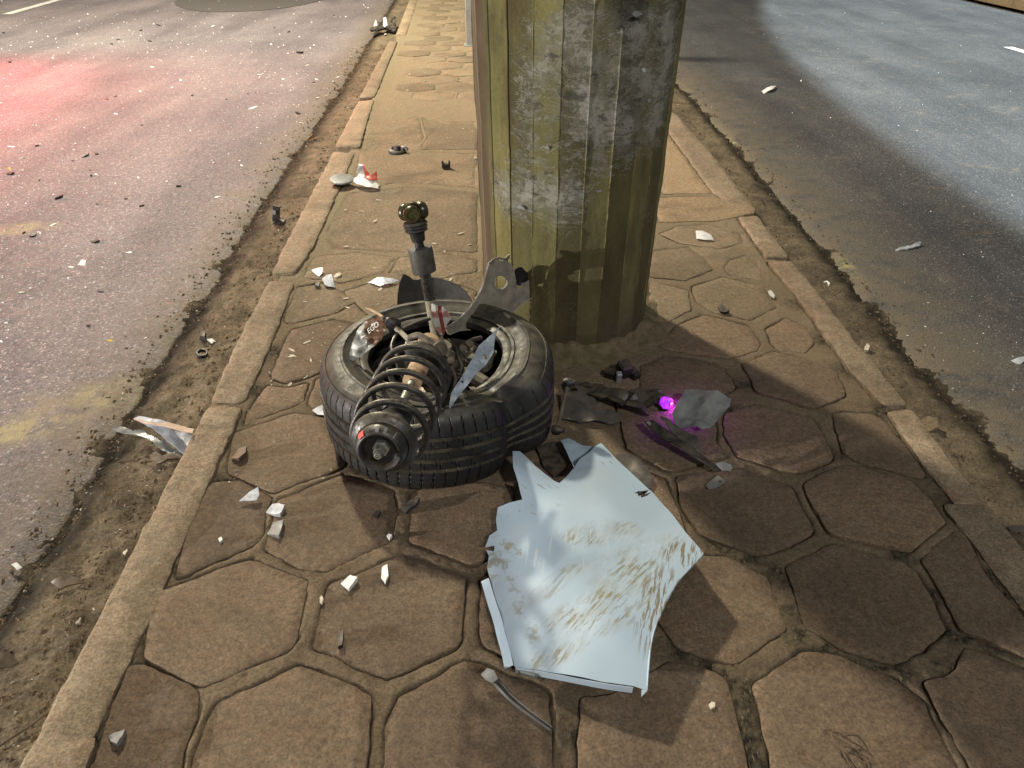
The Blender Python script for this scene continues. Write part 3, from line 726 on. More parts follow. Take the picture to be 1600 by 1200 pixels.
# ------------------------------------------------------------------ concrete pole
PC = Vector((0.203, 2.655, 0)); PR = 0.300
def make_pole():
    root = empty('concrete_pole', PC, 'thick fluted concrete pole with scraped yellow-green paint behind the tyre', 'pole')
    t = NT('pole_paint')
    z = t.xyz()[2]
    c = t.mix(t.ramp(t.noise(4, 6, 0.65, t.mapv(scale=(1, 1, 0.35))), 0.32, 0.68), (0.110, 0.106, 0.042), (0.215, 0.196, 0.078))
    c = t.mix(t.math('MULTIPLY', t.ramp(t.noise(14, 6, 0.7, t.mapv(scale=(1, 1, 0.3))), 0.45, 0.7), 0.55), c, (0.095, 0.070, 0.030))
    c = t.mix(t.math('MULTIPLY', t.ramp(t.noise(60, 5, 0.7), 0.58, 0.70), 0.5), c, (0.045, 0.042, 0.022))
    c = t.mix(0.8, c, t.mix(t.attr('tone'), (0.56, 0.54, 0.52), (1.22, 1.22, 1.16)), 'MULTIPLY')
    c = t.mix(t.math('MULTIPLY', t.ramp(t.noise(7, 7, 0.75, t.mapv(scale=(1, 1, 0.5))), 0.52, 0.64), 0.5), c, (0.055, 0.050, 0.026))
    c = t.mix(t.math('MULTIPLY', t.ramp(t.noise(9, 7, 0.72, t.mapv(scale=(1, 1, 0.16))), 0.50, 0.66), 0.65), c, (0.085, 0.060, 0.028))
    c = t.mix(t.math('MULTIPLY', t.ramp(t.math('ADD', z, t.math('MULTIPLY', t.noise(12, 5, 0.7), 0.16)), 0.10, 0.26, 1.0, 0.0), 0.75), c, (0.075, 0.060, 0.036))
    wn = t.noise(26, 9, 0.82, t.mapv(scale=(1, 1, 1.8)), 0.8)
    wear = t.math('ADD', t.attr('wear'), t.math('MULTIPLY', t.math('SUBTRACT', wn, 0.5), 2.3))
    c = t.mix(t.math('MULTIPLY', t.ramp(wear, 0.46, 0.80), 0.55), c, t.mix(t.ramp(t.noise(25, 5, 0.7), 0.35, 0.65), (0.115, 0.115, 0.10), (0.25, 0.25, 0.225)))
    c = t.mix(t.math('MULTIPLY', t.ramp(wear, 1.0, 1.2), 0.6), c, (0.40, 0.39, 0.35))
    ln = t.math('ABSOLUTE', t.math('SUBTRACT', t.noise(7.5, 7, 0.66, t.mapv(rot=(0, R(14), 0), scale=(1, 1, 2.6)), 1.2), 0.5))
    lg = t.math('MULTIPLY', t.ramp(ln, 0.0, 0.020, 1.0, 0.0), t.ramp(t.attr('wear'), 0.22, 0.55))
    c = t.mix(t.math('MULTIPLY', lg, 0.65), c, (0.42, 0.41, 0.36))
    dk = t.math('MULTIPLY', t.ramp(t.noise(16, 7, 0.75, t.mapv(scale=(1, 1, 2.0))), 0.55, 0.62), t.ramp(t.attr('wear'), 0.3, 0.6))
    c = t.mix(t.math('MULTIPLY', dk, 0.7), c, (0.05, 0.05, 0.045))
    seam = t.math('ADD', t.attr('seam'), t.math('MULTIPLY', t.math('SUBTRACT', t.noise(70, 4, 0.7), 0.5), 0.9))
    c = t.mix(t.math('MULTIPLY', t.ramp(seam, 0.42, 0.75), 0.75), c, (0.36, 0.33, 0.19))
    c = t.mix(t.math('MULTIPLY', t.attr('groove'), 0.85), c, (0.018, 0.017, 0.012))
    c = t.mix(t.attr('bare'), c, t.mix(t.noise(12, 5, 0.7, t.mapv(scale=(1, 1, 0.2))), (0.075, 0.052, 0.030), (0.15, 0.108, 0.064)))
    c = t.mix(t.math('MULTIPLY', t.attr('cream'), 0.7), c, (0.40, 0.37, 0.26))
    nb = t.bump(t.noise(18, 9, 0.78), 1.0, 0.016)
    nb = t.bump(t.noise(130, 6, 0.78), 0.9, 0.005, nb)
    nb = t.bump(t.math('ADD', wear, lg), 0.5, 0.005, nb)
    mat = t.fin(c, 0.78, nb, spec=0.3)
    nf = 24; cols = [0.0, 0.035, 0.09, 0.30, 0.5, 0.70, 0.91, 0.965]; sub = len(cols); rows = [z_ * 0.0135 for z_ in range(-6, 150)] + [2.1 + k * 0.4 for k in range(15)]
    V = []; Fs = []; TN = []; W = []; S_ = []; G = []; B = []; CR = []
    N = nf * sub
    a_off = R(-90) + R(4.0)
    for z_ in rows:
        for k in range(N):
            fi, si = divmod(k, sub)
            a = a_off + 2 * math.pi * (fi + cols[si]) / nf
            half = math.pi / nf; al = cols[si] * 2 * half - half
            r = PR * (1 + 0.085 * min(max(z_, 0), 1.5)) * math.cos(half) / math.cos(al)
            sn = noise.noise(Vector((fi * 7.3, z_ * 9, 1))) + 0.6 * noise.noise(Vector((fi * 3.1, z_ * 40, 5)))
            deg = (math.degrees(a) + 360) % 360          # 270 faces the camera
            ridge = groove = 0.0
            left_groove = fi in (nf - 3, nf - 4)   # two dark open seams on the left
            if si == 0:
                if left_groove: groove = 1.0; r -= 0.007
                else: ridge = max(0.0, 0.55 + 1.0 * sn); r += 0.0030 * min(1.2, ridge)
            r += 0.0035 * math.sin(fi * 12.9898) 
            r += 0.0018 * fb(math.cos(a), math.sin(a), z_ * 1.3, 6, 3)
            hx = (deg - 270)                             # minus = left of the middle
            def band(c0, c1, z0, z1):
                s = 0.16
                u = min(1, max(0, (hx - c0) / 22)) * min(1, max(0, (c1 - hx) / 22)); q = min(1, max(0, (z_ - z0) / s)) * min(1, max(0, (z1 - z_) / s))
                return u * q
            fz = 0.75 * fb(math.cos(a) * 2, math.sin(a) * 2, z_ * 3.2, 2.2, 4) + 0.75 * fb(math.cos(a) * 0.8, math.sin(a) * 0.8, z_ * 3.0 + 7, 2.0, 3)
            tl = z_ + 0.0016 * hx
            wv = max(band(-48, 76, 0.62, 1.22) * (0.86 + 0.8 * fz), band(-66, 20, 0.42, 0.76) * (1.0 + 0.8 * fz), band(-50, 50, 0.56, 0.86) * (0.6 + 0.8 * fz), band(20, 75, 0.0, 0.9) * (0.18 + 0.55 * fz), band(48, 78, 0.08, 0.45) * (0.55 + 0.4 * fz), band(-40, 60, 1.05, 1.6) * (0.35 + 0.5 * fz))
            wv = max(wv, 0.08 + 0.25 * fz)
            # horizontal gouges
            for gz, g0, g1 in ((0.60, -50, -5), (0.575, -45, 10), (0.645, -55, 0), (0.72, -20, 15), (0.80, -25, 45), (0.53, -44, -16)):
                if g0 < hx < g1:
                    e = (tl + 0.012 * noise.noise(Vector((hx * 0.09, gz * 30, 0))) - gz) / 0.012
                    gg = math.exp(-e * e) * min(1, (hx - g0) / 8) * min(1, (g1 - hx) / 8)
                    wv = max(wv, 0.75 * gg); r -= 0.003 * gg
            # broken chunk high on the right of the middle
            ck = math.exp(-(((hx - 24) / 11) ** 2 + ((z_ - 1.12) / 0.05) ** 2) ** 2)
            if ck > 0.02: r -= 0.016 * min(1, ck * 1.4) * (1 + 0.4 * fz)
            V.append(PC + Vector((r * math.cos(a), r * math.sin(a), z_)))
            TN.append(0.5 + 0.5 * math.sin(fi * 78.233 + 2)); W.append(wv); S_.append(ridge * (1.0 if z_ < 1.3 else 0.6)); G.append(max(groove, 0.55 * ck))
            bare = 1.0 if (hx < -62 or hx > 200) and hx > -140 else 0.0
            B.append(bare); CR.append(1.0 if (fi == nf - 5 and si == 0) else 0.0)
    for j in range(len(rows) - 1):
        for k in range(N):
            k2 = (k + 1) % N
            Fs.append((j * N + k, j * N + k2, (j + 1) * N + k2, (j + 1) * N + k))
    o = mesh('shaft', V, Fs, mat, root, PC, True, 9)
    for nm, dt in (('tone', TN), ('wear', W), ('seam', S_), ('groove', G), ('bare', B), ('cream', CR)):
        at = o.data.attributes.new(nm, 'FLOAT', 'POINT'); at.data.foreach_set('value', dt)
    # rough mortar heaped round the foot
    V = []; Fs = []; n = 120; pr = [(-0.03, 0.035), (0.004, 0.034), (0.012, 0.024), (0.028, 0.014), (0.05, 0.007), (0.08, 0.002), (0.11, -0.012)]
    for (dr, z_) in pr:
        for k in range(n):
            a = 2 * math.pi * k / n; x = math.cos(a); y_ = math.sin(a)
            q = fb(x, y_, dr * 9, 4.5, 4)
            r = PR + dr * (1 + 0.7 * q) ; V.append(PC + Vector((r * x, r * y_, z_ * (1 + 0.8 * q) + 0.006 * fb(x, y_, dr * 60, 14, 3))))
    for i in range(len(pr) - 1):
        for k in range(n): Fs.append((i * n + k, (i + 1) * n + k, (i + 1) * n + (k + 1) % n, i * n + (k + 1) % n))
    mesh('base_mortar', V, Fs, m_mortar, root, PC)
    # torn flakes of paint and poster paper still stuck to the shaft
    rng = random.Random(5)
    def flake(hx, z_, sz, mt):
        a = R(270 + hx); nrm = Vector((math.cos(a), math.sin(a), 0)); tg = Vector((-math.sin(a), math.cos(a), 0))
        base = PC + nrm * (PR * (1 + .085 * z_) * 0.997) + Vector((0, 0, z_)); pts = []
        for k in range(7):
            t_ = 2 * math.pi * k / 7; rr = sz * rng.uniform(0.35, 1.0); pts.append((rr * math.cos(t_) * 1.25, rr * math.sin(t_) * 0.7))
        lift = rng.uniform(0.1, 0.45)
        v, f, bd = fill(pts, sz * 0.5)
        shell('paint_flake', [base + tg * q.x + Vector((0, 0, q.y)) + nrm * (0.002 + lift * max(0, q.x * 0.6 + q.y) + abs(q.x) * 0.12) for q in v], f, 0.0008, mt, root)
    for (hx, z_, sz) in ((-33, 0.53, .016), (-27, .525, .012), (12, .60, .011), (34, .95, .011), (26, 1.10, .016), (-18, .735, .013), (40, .86, .012)):
        flake(hx, z_, sz, m_film if rng.random() < 0.7 else m_pale)
    return root
make_pole()

# galvanised post standing behind the pole on the median
pb = P(738, 72, 0.0)
gp = empty('metal_post', pb, 'grey square metal post on the paving far behind the concrete pole', 'post')
MB().box(pb + Vector((0, 0.03, 1.3)), 0.125, 0.10, 2.7, None, 0.06).build('post_tube', m_steel_post, gp)
MB().box(pb + Vector((0, 0.03, 0.006)), 0.17, 0.15, 0.014, None, 0.2).build('base_plate', m_steel_post, gp)
for sx in (-1, 1):
    for sy in (-1, 1): MB().lathe(pb + Vector((sx * 0.072, 0.03 + sy * 0.062, 0.008)), (0, 0, 1), [(0, .008), (.012, .008), (.014, .004), (.0145, .0001)], 8).build('bolt', m_steel_post, gp)
# ------------------------------------------------------------------ wheel with torn-off suspension
TC = Vector((-0.222, 1.928, 0.0))
wheel = empty('wheel_assembly', TC, 'torn-off car wheel lying flat with its strut, drive shaft and control arm', 'wheel')
def make_tyre():
    nA = 1008; R0 = 0.348
    prof = []          # (r, z, kind)
    def add(r, z, k='s'): prof.append((r, z, k))
    add(.300, .120); add(.296, .185); add(.250, .196); add(.206, .186)                       # inner liner up to the bead
    add(.198, .194); add(.200, .207); add(.214, .213); add(.222, .212); add(.224, .218); add(.232, .219); add(.236, .2165)
    add(.252, .225); add(.268, .230); add(.270, .2325); add(.276, .2325); add(.278, .230); add(.296, .227); add(.312, .219); add(.322, .211); add(.324, .2125); add(.330, .208)
    add(.338, .198, 'b0'); add(.343, .188, 'b0'); add(.3455, .178, 'b0'); add(.3465, .167, 'b0')
    def groove(z): add(.3365, z + .001, 'g'); add(.335, z - .003, 'g'); add(.3365, z - .007, 'g')
    groove(.166); add(.348, .157, 'b1'); add(.3485, .146, 'b1'); add(.3485, .139, 'b1')
    groove(.138); add(.349, .129, 'b2'); add(.349, .118, 'b2'); add(.349, .111, 'b2')
    groove(.110); add(.349, .101, 'b1'); add(.3485, .090, 'b1'); add(.348, .083, 'b1')
    groove(.082); add(.347, .073, 'b3'); add(.3465, .060, 'b3'); add(.344, .045, 'b3'); add(.338, .030, 'b3')
    add(.326, .016); add(.305, .006); add(.28, .002); add(.23, .006); add(.205, .020); add(.21, .03); add(.28, .03); add(.300, .06); add(.300, .120)
    V = []; Fs = []; n = len(prof)
    a0 = R(-42)
    for k in range(nA):
        a = 2 * math.pi * k / nA
        d = (a - a0 + math.pi) % (2 * math.pi) - math.pi
        for (r, z, kd) in prof:
            if kd in ('b0', 'b3'):
                ph = (k + int((z - .1) * (90 if kd == 'b0' else -90))) % 15
                if ph == 0: r -= 0.0095
            elif kd == 'b1':
                ph = (k + int(z * 500)) % 19
                if ph == 0: r -= 0.006
            elif kd == 'b2':
                ph = (k - int(z * 500)) % 29
                if ph == 0: r -= 0.003
            # deep fold where the tyre buckled, and a sagging front sidewall
            out = max(0.0, min(1.0, (r - 0.2) / 0.14))
            fold = math.exp(-(d / 0.17) ** 2); bulge = math.exp(-((d - 0.30) / 0.22) ** 2)
            r2 = r - 0.050 * out * fold + 0.016 * out * bulge
            up = max(0.0, min(1.0, z / 0.2))
            z2 = z - 0.050 * up * fold * out - 0.020 * up * math.exp(-((d - 0.0) / 0.5) ** 2) * (1 - out * 0.4)
            sag = math.exp(-((d + 0.75) / 0.75) ** 2)
            if r < 0.30: r2 -= 0.050 * sag * (0.30 - r) / 0.1; z2 -= 0.030 * sag * up
            r2 += 0.004 * math.sin(a * 3 + 1) * out
            V.append(TC + Vector((r2 * 0.985 * math.cos(a), r2 * 0.985 * math.sin(a), max(0.004, z2 * 1.24 + 0.004 + 0.006 * math.sin(a + 1.2)))))
    for k in range(nA):
        k2 = (k + 1) % nA
        for i in range(n - 1):
            Fs.append((k * n + i, k * n + i + 1, k2 * n + i + 1, k2 * n + i))
    return mesh('tyre', V, Fs, m_rubber, wheel, TC, True, 38)
tyre = make_tyre()
# wheel barrel, brake disc and hub seen from the inboard side
rim = MB().lathe(TC, (0, 0, 1), [(.195, .204), (.200, .196), (.186, .188), (.170, .186), (.10, .178), (.055, .172), (.035, .12), (.033, .02)], 64).build('rim', m_rim, wheel, None)
MB().lathe(TC + Vector((0, 0, .105)), (0, 0, 1), [(0, .02), (0, .145), (.006, .148), (.018, .148), (.024, .145), (.024, .075), (.055, .072), (.06, .03)], 48).build('brake_disc', m_disc, wheel)
HB = TC + Vector((0.02, 0.0, 0.16))
k = MB()
k.lathe(HB, (0, 0, 1), [(-.02, .07), (.03, .068), (.045, .055), (.06, .045), (.085, .042), (.09, .034)], 20, jit=0.25)
k.tube([HB + Vector((.03, -.02, .03)), HB + Vector((.09, -.05, .05)), HB + Vector((.13, -.10, .055))], [.034, .026, .02], 10)
k.tube([HB + Vector((-.02, -.03, .04)), HB + Vector((-.01, -.12, .13)), HB + Vector((0, -.17, .20))], [.04, .033, .03], 10)
k.tube([HB + Vector((.04, .02, .04)), HB + Vector((.10, .03, .09))], [.03, .024], 10)
k.build('steering_knuckle', m_cast, wheel)
c = MB(); cc = HB + Vector((.105, -.015, .075))
c.box(cc, .075, .05, .04, Matrix.Rotation(R(-25), 3, 'Z'), .25); c.lathe(cc + Vector((.03, .0, .02)), (.4, .2, 1), [(-.01, .012), (.02, .012), (.026, .007), (.03, .0005)], 12)
c.build('brake_caliper_bracket', m_cast, wheel)
MB().lathe(HB + Vector((.085, -.055, .05)), (0.1, -.2, 1), [(-.03, .008), (.02, .008), (.02, .012), (.03, .012), (.031, .0005)], 10).build('bolt', m_nut, wheel)
MB().lathe(HB + Vector((.14, .02, .07)), (0.3, .1, 1), [(-.03, .008), (.015, .008), (.015, .012), (.025, .012), (.026, .0005)], 6).build('bolt', m_nut, wheel)
# hoses, wires and bolts cluttering the opening
for nm, r_, pth, mt_ in (('brake_hose', .0065, [(712, 600, 1.98), (722, 575, 1.99), (716, 552, 2.0), (730, 535, 2.04), (752, 528, 2.08)], 'b'),
                         ('brake_hose', .005, [(630, 560, 1.97), (612, 545, 2.0), (622, 520, 2.05), (650, 505, 2.10), (672, 498, 2.12)], 'b'),
                         ('sensor_wire', .0028, [(705, 580, 1.98), (735, 590, 1.97), (742, 570, 1.99), (725, 556, 2.0), (700, 530, 2.05)], 'b'),
                         ('sensor_wire', .0028, [(640, 575, 1.95), (625, 585, 1.94), (610, 570, 1.97), (640, 530, 2.03)], 'c'),
                         ('steel_pipe', .004, [(690, 615, 1.93), (696, 590, 1.95), (694, 572, 1.97)], 'c'),
                         ('steel_pipe', .004, [(708, 612, 1.94), (712, 592, 1.96), (704, 570, 1.98)], 'c')):
    pp_ = spline([PD(a, b, d_) for a, b, d_ in pth], 6)
    MB().tube(pp_, r_, 8).build(nm, m_boot if mt_ == 'b' else m_cast, wheel)
for (a, b, d_, ax_) in ((733, 540, 2.0, (.2, -.5, 1)), (722, 548, 1.99, (.4, -.3, 1)), (706, 566, 1.97, (-.2, -.6, 1)), (744, 552, 2.01, (.1, .2, 1))):
    MB().lathe(PD(a, b, d_), ax_, [(-.02, .006), (.004, .006), (.004, .011), (.013, .011), (.014, .0004)], 6).build('bolt', m_cast, wheel)
# drive shaft with its tripod joint
S0 = TC + Vector((0.006, 0.06, 0.235)); S1 = Vector((-0.266, 2.03, 0.600)); sd = (S1 - S0); sL = sd.length; sd.normalize()
shaft = MB().lathe(S0, sd, [(-.05, .030), (.0, .036), (.012, .040), (.016, .034), (.024, .026), (.03, .0175), (.16, .0165), (.162, .0165)], 24).build('drive_shaft', m_shaft, wheel)
MB().lathe(S0, sd, [(.162, .0163), (.26, .0160), (.262, .0160)], 24).build('shaft_sleeve', m_plain('greased_steel', (0.05, 0.052, 0.055), (0.11, 0.11, 0.115), 0.22, 0.8, 30, 0.1, 0.0005), shaft)
MB().lathe(S0, sd, [(.245, .014), (.246, .033), (.252, .0345), (.312, .0345), (.318, .033), (.319, .012)], 28).build('damper_weight', m_plain('damper_iron', (0.045, 0.044, 0.040), (0.085, 0.08, 0.068), 0.6, 0.3, 50, 0.4, 0.001), shaft)
MB().lathe(S0, sd, [(.315, .013), (.335, .013), (.337, .019), (.355, .021), (.362, .022), (.364, .028), (.368, .033), (.373, .029), (.377, .034), (.382, .030), (.386, .035), (.392, .031), (.393, .016), (.40, .015)], 28).build('joint_boot', m_boot, shaft)
MB().lathe(S0, sd, [(.390, .016), (.44, .016), (.446, .010), (.447, .001)], 20).build('joint_hub', m_oiled, shaft)
x, y, d = frame(sd); JC = S0 + sd * .418
for q in (-90, 30, 150):
    dv = Vector((math.cos(R(q)), math.sin(R(q)), 0.0)); dv = (dv - sd * dv.dot(sd)).normalized()
    MB().lathe(JC, dv, [(.006, .010), (.012, .012), (.014, .0205), (.019, .0235), (.026, .0245), (.033, .0235), (.037, .0205), (.037, .013), (.034, .012), (.035, .002)], 24).build('joint_roller', m_oiled, shaft)
# strut with coil spring pointing at the viewer
T = PD(592, 708, 1.555); B = PD(668, 545, 2.02)
ax = (B - T).normalized(); SL = (B - T).length
st = MB().lathe(T, ax, [(SL - .20, .010), (SL - .195, .0235), (SL - .10, .025), (SL - .10, .031), (SL - .06, .031), (SL - .055, .027), (SL + .0, .027), (SL + .005, .033), (SL + .03, .033), (SL + .032, .02)], 28).build('strut', m_rust, wheel)
MB().lathe(T, ax, [(.02, .010), (SL - .19, .010)], 14).build('damper_rod', m_nut, st)
bd = [(.075, .030)]
for q in range(7): bd += [(.08 + q * .017, .034), (.088 + q * .017, .025)]
MB().lathe(T, ax, bd, 24).build('dust_boot', m_boot, st)
MB().lathe(T, ax, [(SL - .112, .027), (SL - .108, .052), (SL - .100, .062), (SL - .094, .064), (SL - .092, .056), (SL - .100, .04), (SL - .10, .026)], 36).build('spring_seat', m_spring, st)
x, y, d = frame(ax)
turns = 5.2; pts = []; rs = []
L0, L1 = .050, SL - .112
nT = 240
for i in range(nT + 1):
    s = i / nT; a = 2 * math.pi * turns * s + 2.4
    ease = s
    rr = .0815 - .012 * math.exp(-(s / .07) ** 2) - .006 * math.exp(-((1 - s) / .08) ** 2)
    pts.append(T + ax * (L0 + (L1 - L0) * ease) + (x * math.cos(a) + y * math.sin(a)) * rr); rs.append(.0074)
MB().tube(pts, rs, 12).build('coil_spring', m_spring, st)
mt = MB().lathe(T, ax, [(.058, .030), (.056, .058), (.048, .070), (.044, .0715), (.040, .0705), (.034, .066), (.030, .058), (.028, .056)], 48).build('top_mount_plate', m_spring, st)
MB().lathe(T, ax, [(.034, .055), (.022, .054), (.010, .051), (.004, .047), (.002, .043), (.004, .0385), (.012, .036), (.020, .035), (.024, .020), (.024, .008)], 48).build('bearing_cap', m_boot, st)
nt = MB().lathe(T, ax, [(.024, .0185), (.016, .018), (.015, .0125), (-.002, .0125), (-.004, .011)], 6).build('top_nut', m_nut, st)
MB().lathe(T, ax, [(.0, .0085), (-.012, .0080), (-.014, .0065), (-.014, .004), (-.008, .0035), (-.008, .0003)], 16).build('rod_thread', m_nut, st)
# paint dab and pale tabs on the cap
def on_cap(deg, r0, r1, w_, mt_, nm):
    a = R(deg); dv = -(y) * math.sin(a) + x * math.cos(a)
    V = []; Fs = []
    for i, (rr, hh) in enumerate(((r0, .0035), ((r0 + r1) / 2, .007), (r1, .016))):
        for j in range(5):
            a2 = a + (j - 2) * w_ / 4; dv = x * math.cos(a2) + y * math.sin(a2)
            V.append(T + ax * (hh - .0018) + dv * (rr + .0012))
    for i in range(2):
        for j in range(4): Fs.append((i * 5 + j, i * 5 + j + 1, i * 5 + 6 + j, i * 5 + 5 + j))
    shell(nm, V, Fs, .0012, mt_, st)
upv = Vector((0, sT, cT)); rt = Vector((1, 0, 0))
def capdeg(u_, v_):   # clock position on the cap as the viewer sees it
    g_ = rt * u_ + upv * v_; return math.degrees(math.atan2(g_.dot(y), g_.dot(x)))
on_cap(capdeg(-.65, .75), .0465, .0535, .30, m_redp, 'paint_dab')
on_cap(capdeg(.02, 1), .0465, .0535, .14, m_film, 'cap_tab')
on_cap(capdeg(.30, .95), .0465, .0535, .12, m_film, 'cap_tab')
on_cap(capdeg(.62, .75), .0465, .0535, .05, m_film, 'cap_tab')
# stabiliser link clamped across the strut
kb = MB()
kb.tube(spline([PD(640, 528, 2.02), PD(655, 524, 2.0), PD(676, 537, 1.985), PD(690, 548, 1.98)], 5), .0085, 10)
kb.lathe(PD(686, 546, 1.985), (.5, -.6, .5), [(-.014, .012), (-.012, .019), (.0, .021), (.012, .019), (.014, .012), (.014, .0005)], 20)
kb.tube(spline([PD(700, 552, 2.0), PD(712, 556, 2.02), PD(724, 545, 2.03), PD(733, 538, 2.04)], 5), [.010] * 15 + [.012], 10)
kb.build('stabiliser_link', m_cast, wheel)
tr = MB().tube(spline([PD(640, 532, 2.02), PD(630, 523, 2.04), PD(618, 512, 2.06), PD(606, 502, 2.08)], 5), .0075, 12).build('tie_rod', m_shaft, wheel)
b0 = PD(619, 511, 2.06); b1 = PD(598, 494, 2.09)
MB().lathe(b0, b1 - b0, [(-.004, .009), (.0, .017), (.006, .0215), (.011, .016), (.016, .019), (.021, .0135), (.026, .0165), (.031, .011), (.04, .009), (.042, .004)], 20).build('rod_boot', m_boot, tr)
MB().tube([PD(598, 495, 2.09), PD(585, 487, 2.12), PD(572, 481, 2.14)], [.0042, .0036, .0022], 8).build('rod_stud', m_rust, tr)
MB().tube([PD(637, 534, 2.0), PD(643, 548, 1.99), PD(646, 553, 1.985)], [.008, .0095, .007], 12).build('clamp_sleeve', m_nut, tr)
# buckled control arm of stamped steel
def arm_pt(px, py, off=0.0):
    Y = 2.02 + (px - 695) / 150.0 * 0.42
    return PY(px, py, Y + off)
def arm_sheet(name, pl, off, mat, thick=.004, holes=(), bend=0.0, seed=0.0, dish=0.006):
    o2 = refine(pl, 4.0, 1.2, seed, 3.0); v, f, bd_ = fill(o2, 5.0)
    f = [q for q in f if not any((sum(v[i].x for i in q) / 3 - h[0]) ** 2 + (sum(v[i].y for i in q) / 3 - h[1]) ** 2 < h[2] ** 2 for h in holes)]
    V = []
    for p in v:
        b_ = off + bend * (p.x - 760) / 60 + dish * noise.noise(Vector((p.x * .05, p.y * .05, seed)))
        V.append(arm_pt(p.x, p.y, b_))
    return shell(name, V, f, thick, mat, wheel if name == 'control_arm' else arm)
arm = None
arm = arm_sheet('control_arm', [(694, 512), (712, 501), (728, 487), (742, 468), (753, 446), (758, 430), (762, 412), (771, 406), (792, 407), (800, 416), (804, 434), (808, 452), (822, 446), (838, 440), (846, 452), (838, 464), (824, 468), (804, 484), (786, 498), (770, 508), (752, 514), (720, 514), (700, 524)],
    0, m_arm, .004, [(781, 441, 11.0), (746, 503, 4.5)])
rimp = []
for q in range(25):
    a = 2 * math.pi * q / 24; rimp.append(arm_pt(781 + 12.0 * math.cos(a), 441 + 12.0 * math.sin(a), -.004))
MB().tube(rimp, .0035, 8, False).build('bushing_ring', m_film, arm)
# raised flange along the upper edge and along the lower edge
for nm, ln in (('arm_flange', [(694, 512), (712, 501), (728, 487), (742, 468), (753, 446), (760, 420), (764, 412)]), ('arm_flange', [(702, 522), (722, 515), (752, 514), (770, 508), (786, 498), (804, 484), (824, 468), (840, 463)])):
    V = []; Fs = []; pp = spline([Vector((a, b, 0)) for a, b in ln], 4)
    for p in pp:
        for o_ in (0.002, -.012, -.022): V.append(arm_pt(p.x, p.y, o_))
    for i in range(len(pp) - 1):
        for j in range(2): Fs.append((i * 3 + j, i * 3 + j + 1, i * 3 + 4 + j, i * 3 + 3 + j))
    shell(nm, V, Fs, .0035, m_arm, arm)
arm_sheet('torn_tab', [(802, 420), (814, 416), (826, 430), (832, 440), (818, 446), (806, 446)], -.016, m_black, .004, (), .02, 3.0, .014)
arm_sheet('arm_end', [(812, 444), (830, 436), (846, 450), (846, 462), (838, 466)], -.010, m_arm, .004, (), .01, 5.0)
arm_sheet('torn_edge', [(761, 412), (770, 404), (780, 401), (788, 404), (795, 396), (796, 404), (790, 408), (780, 405), (768, 413)], -.004, m_nut, .002, (), .0, 8.0, .010)
arm_sheet('steel_burr', [(846, 464), (856, 462), (857, 471), (849, 472)], -.004, m_silver, .002, (), .0, 9.0)
# bright bent plate standing in the tyre
def plate_pt(px, py, s): return PD(px, py, s)
pl = [(781, 510), (774, 524), (771, 552), (758, 572), (744, 584), (728, 605), (712, 625), (702, 640), (702, 632), (706, 612), (722, 588), (738, 560), (748, 540), (764, 526)]
o2 = refine(pl, 4.0, .6, 2.0, 2.0); v, f, bd_ = fill(o2, 5.0)
V = []
for p in v:
    s_ = 1.985 - (p.y - 510) / 130 * .13
    cr = ((p.x - 781) * .85 + (p.y - 510) * .52) / 20.0
    V.append(PD(p.x, p.y, s_ + .012 * math.sin(cr * 1.4 + .6) + .004 * noise.noise(Vector((p.x * .06, p.y * .06, 2)))))
f = [q for q in f if not any((sum(v[i].x for i in q) / 3 - h[0]) ** 2 + (sum(v[i].y for i in q) / 3 - h[1]) ** 2 < h[2] ** 2 for h in ((757, 558, 2.6), (720, 597, 2.2)))]
shell('dust_shield', V, f, .002, m_silver, wheel)
# striped fabric scrap caught between shaft and arm
t = NT('striped_fabric')
uv = t.xyz(t.mapv(rot=(0, 0.0, 0), scale=(1, 1, 1)))
wx = t.n.new('ShaderNodeTexWave'); t.put(wx.inputs['Vector'], t.mapv(rot=(0, R(12), 0))); wx.inputs['Scale'].default_value = 9.0; wx.inputs['Distortion'].default_value = 1.5
wy = t.n.new('ShaderNodeTexWave'); wy.bands_direction = 'Z'; wy.inputs['Scale'].default_value = 8.0; wy.inputs['Distortion'].default_value = 1.0; t.put(wy.inputs['Vector'], t.pos)
cf = t.mix(t.ramp(wy.outputs['Fac'], .55, .8), (0.34, 0.33, 0.31), (0.25, 0.13, 0.11)); cf = t.mix(t.ramp(wx.outputs['Fac'], .72, .86), cf, (0.14, 0.026, 0.026))
m_cloth = t.fin(cf, 0.9, t.bump(t.noise(400, 2), .3, .001))
pl = [(674, 474), (690, 479), (700, 486), (705, 497), (698, 508), (694, 523), (688, 523), (681, 515), (676, 500)]
v, f, bd_ = fill(refine(pl, 3.0, .8, 5.0, 2.0), 4.0)
cl = shell('fabric_scrap', [PD(p.x, p.y, 2.20 + .012 * noise.noise(Vector((p.x * .12, p.y * .05, 1)))) for p in v], f, .0015, m_cloth)
tag(cl, 'red and white striped fabric scrap inside the tyre beside the drive shaft', 'fabric scrap')

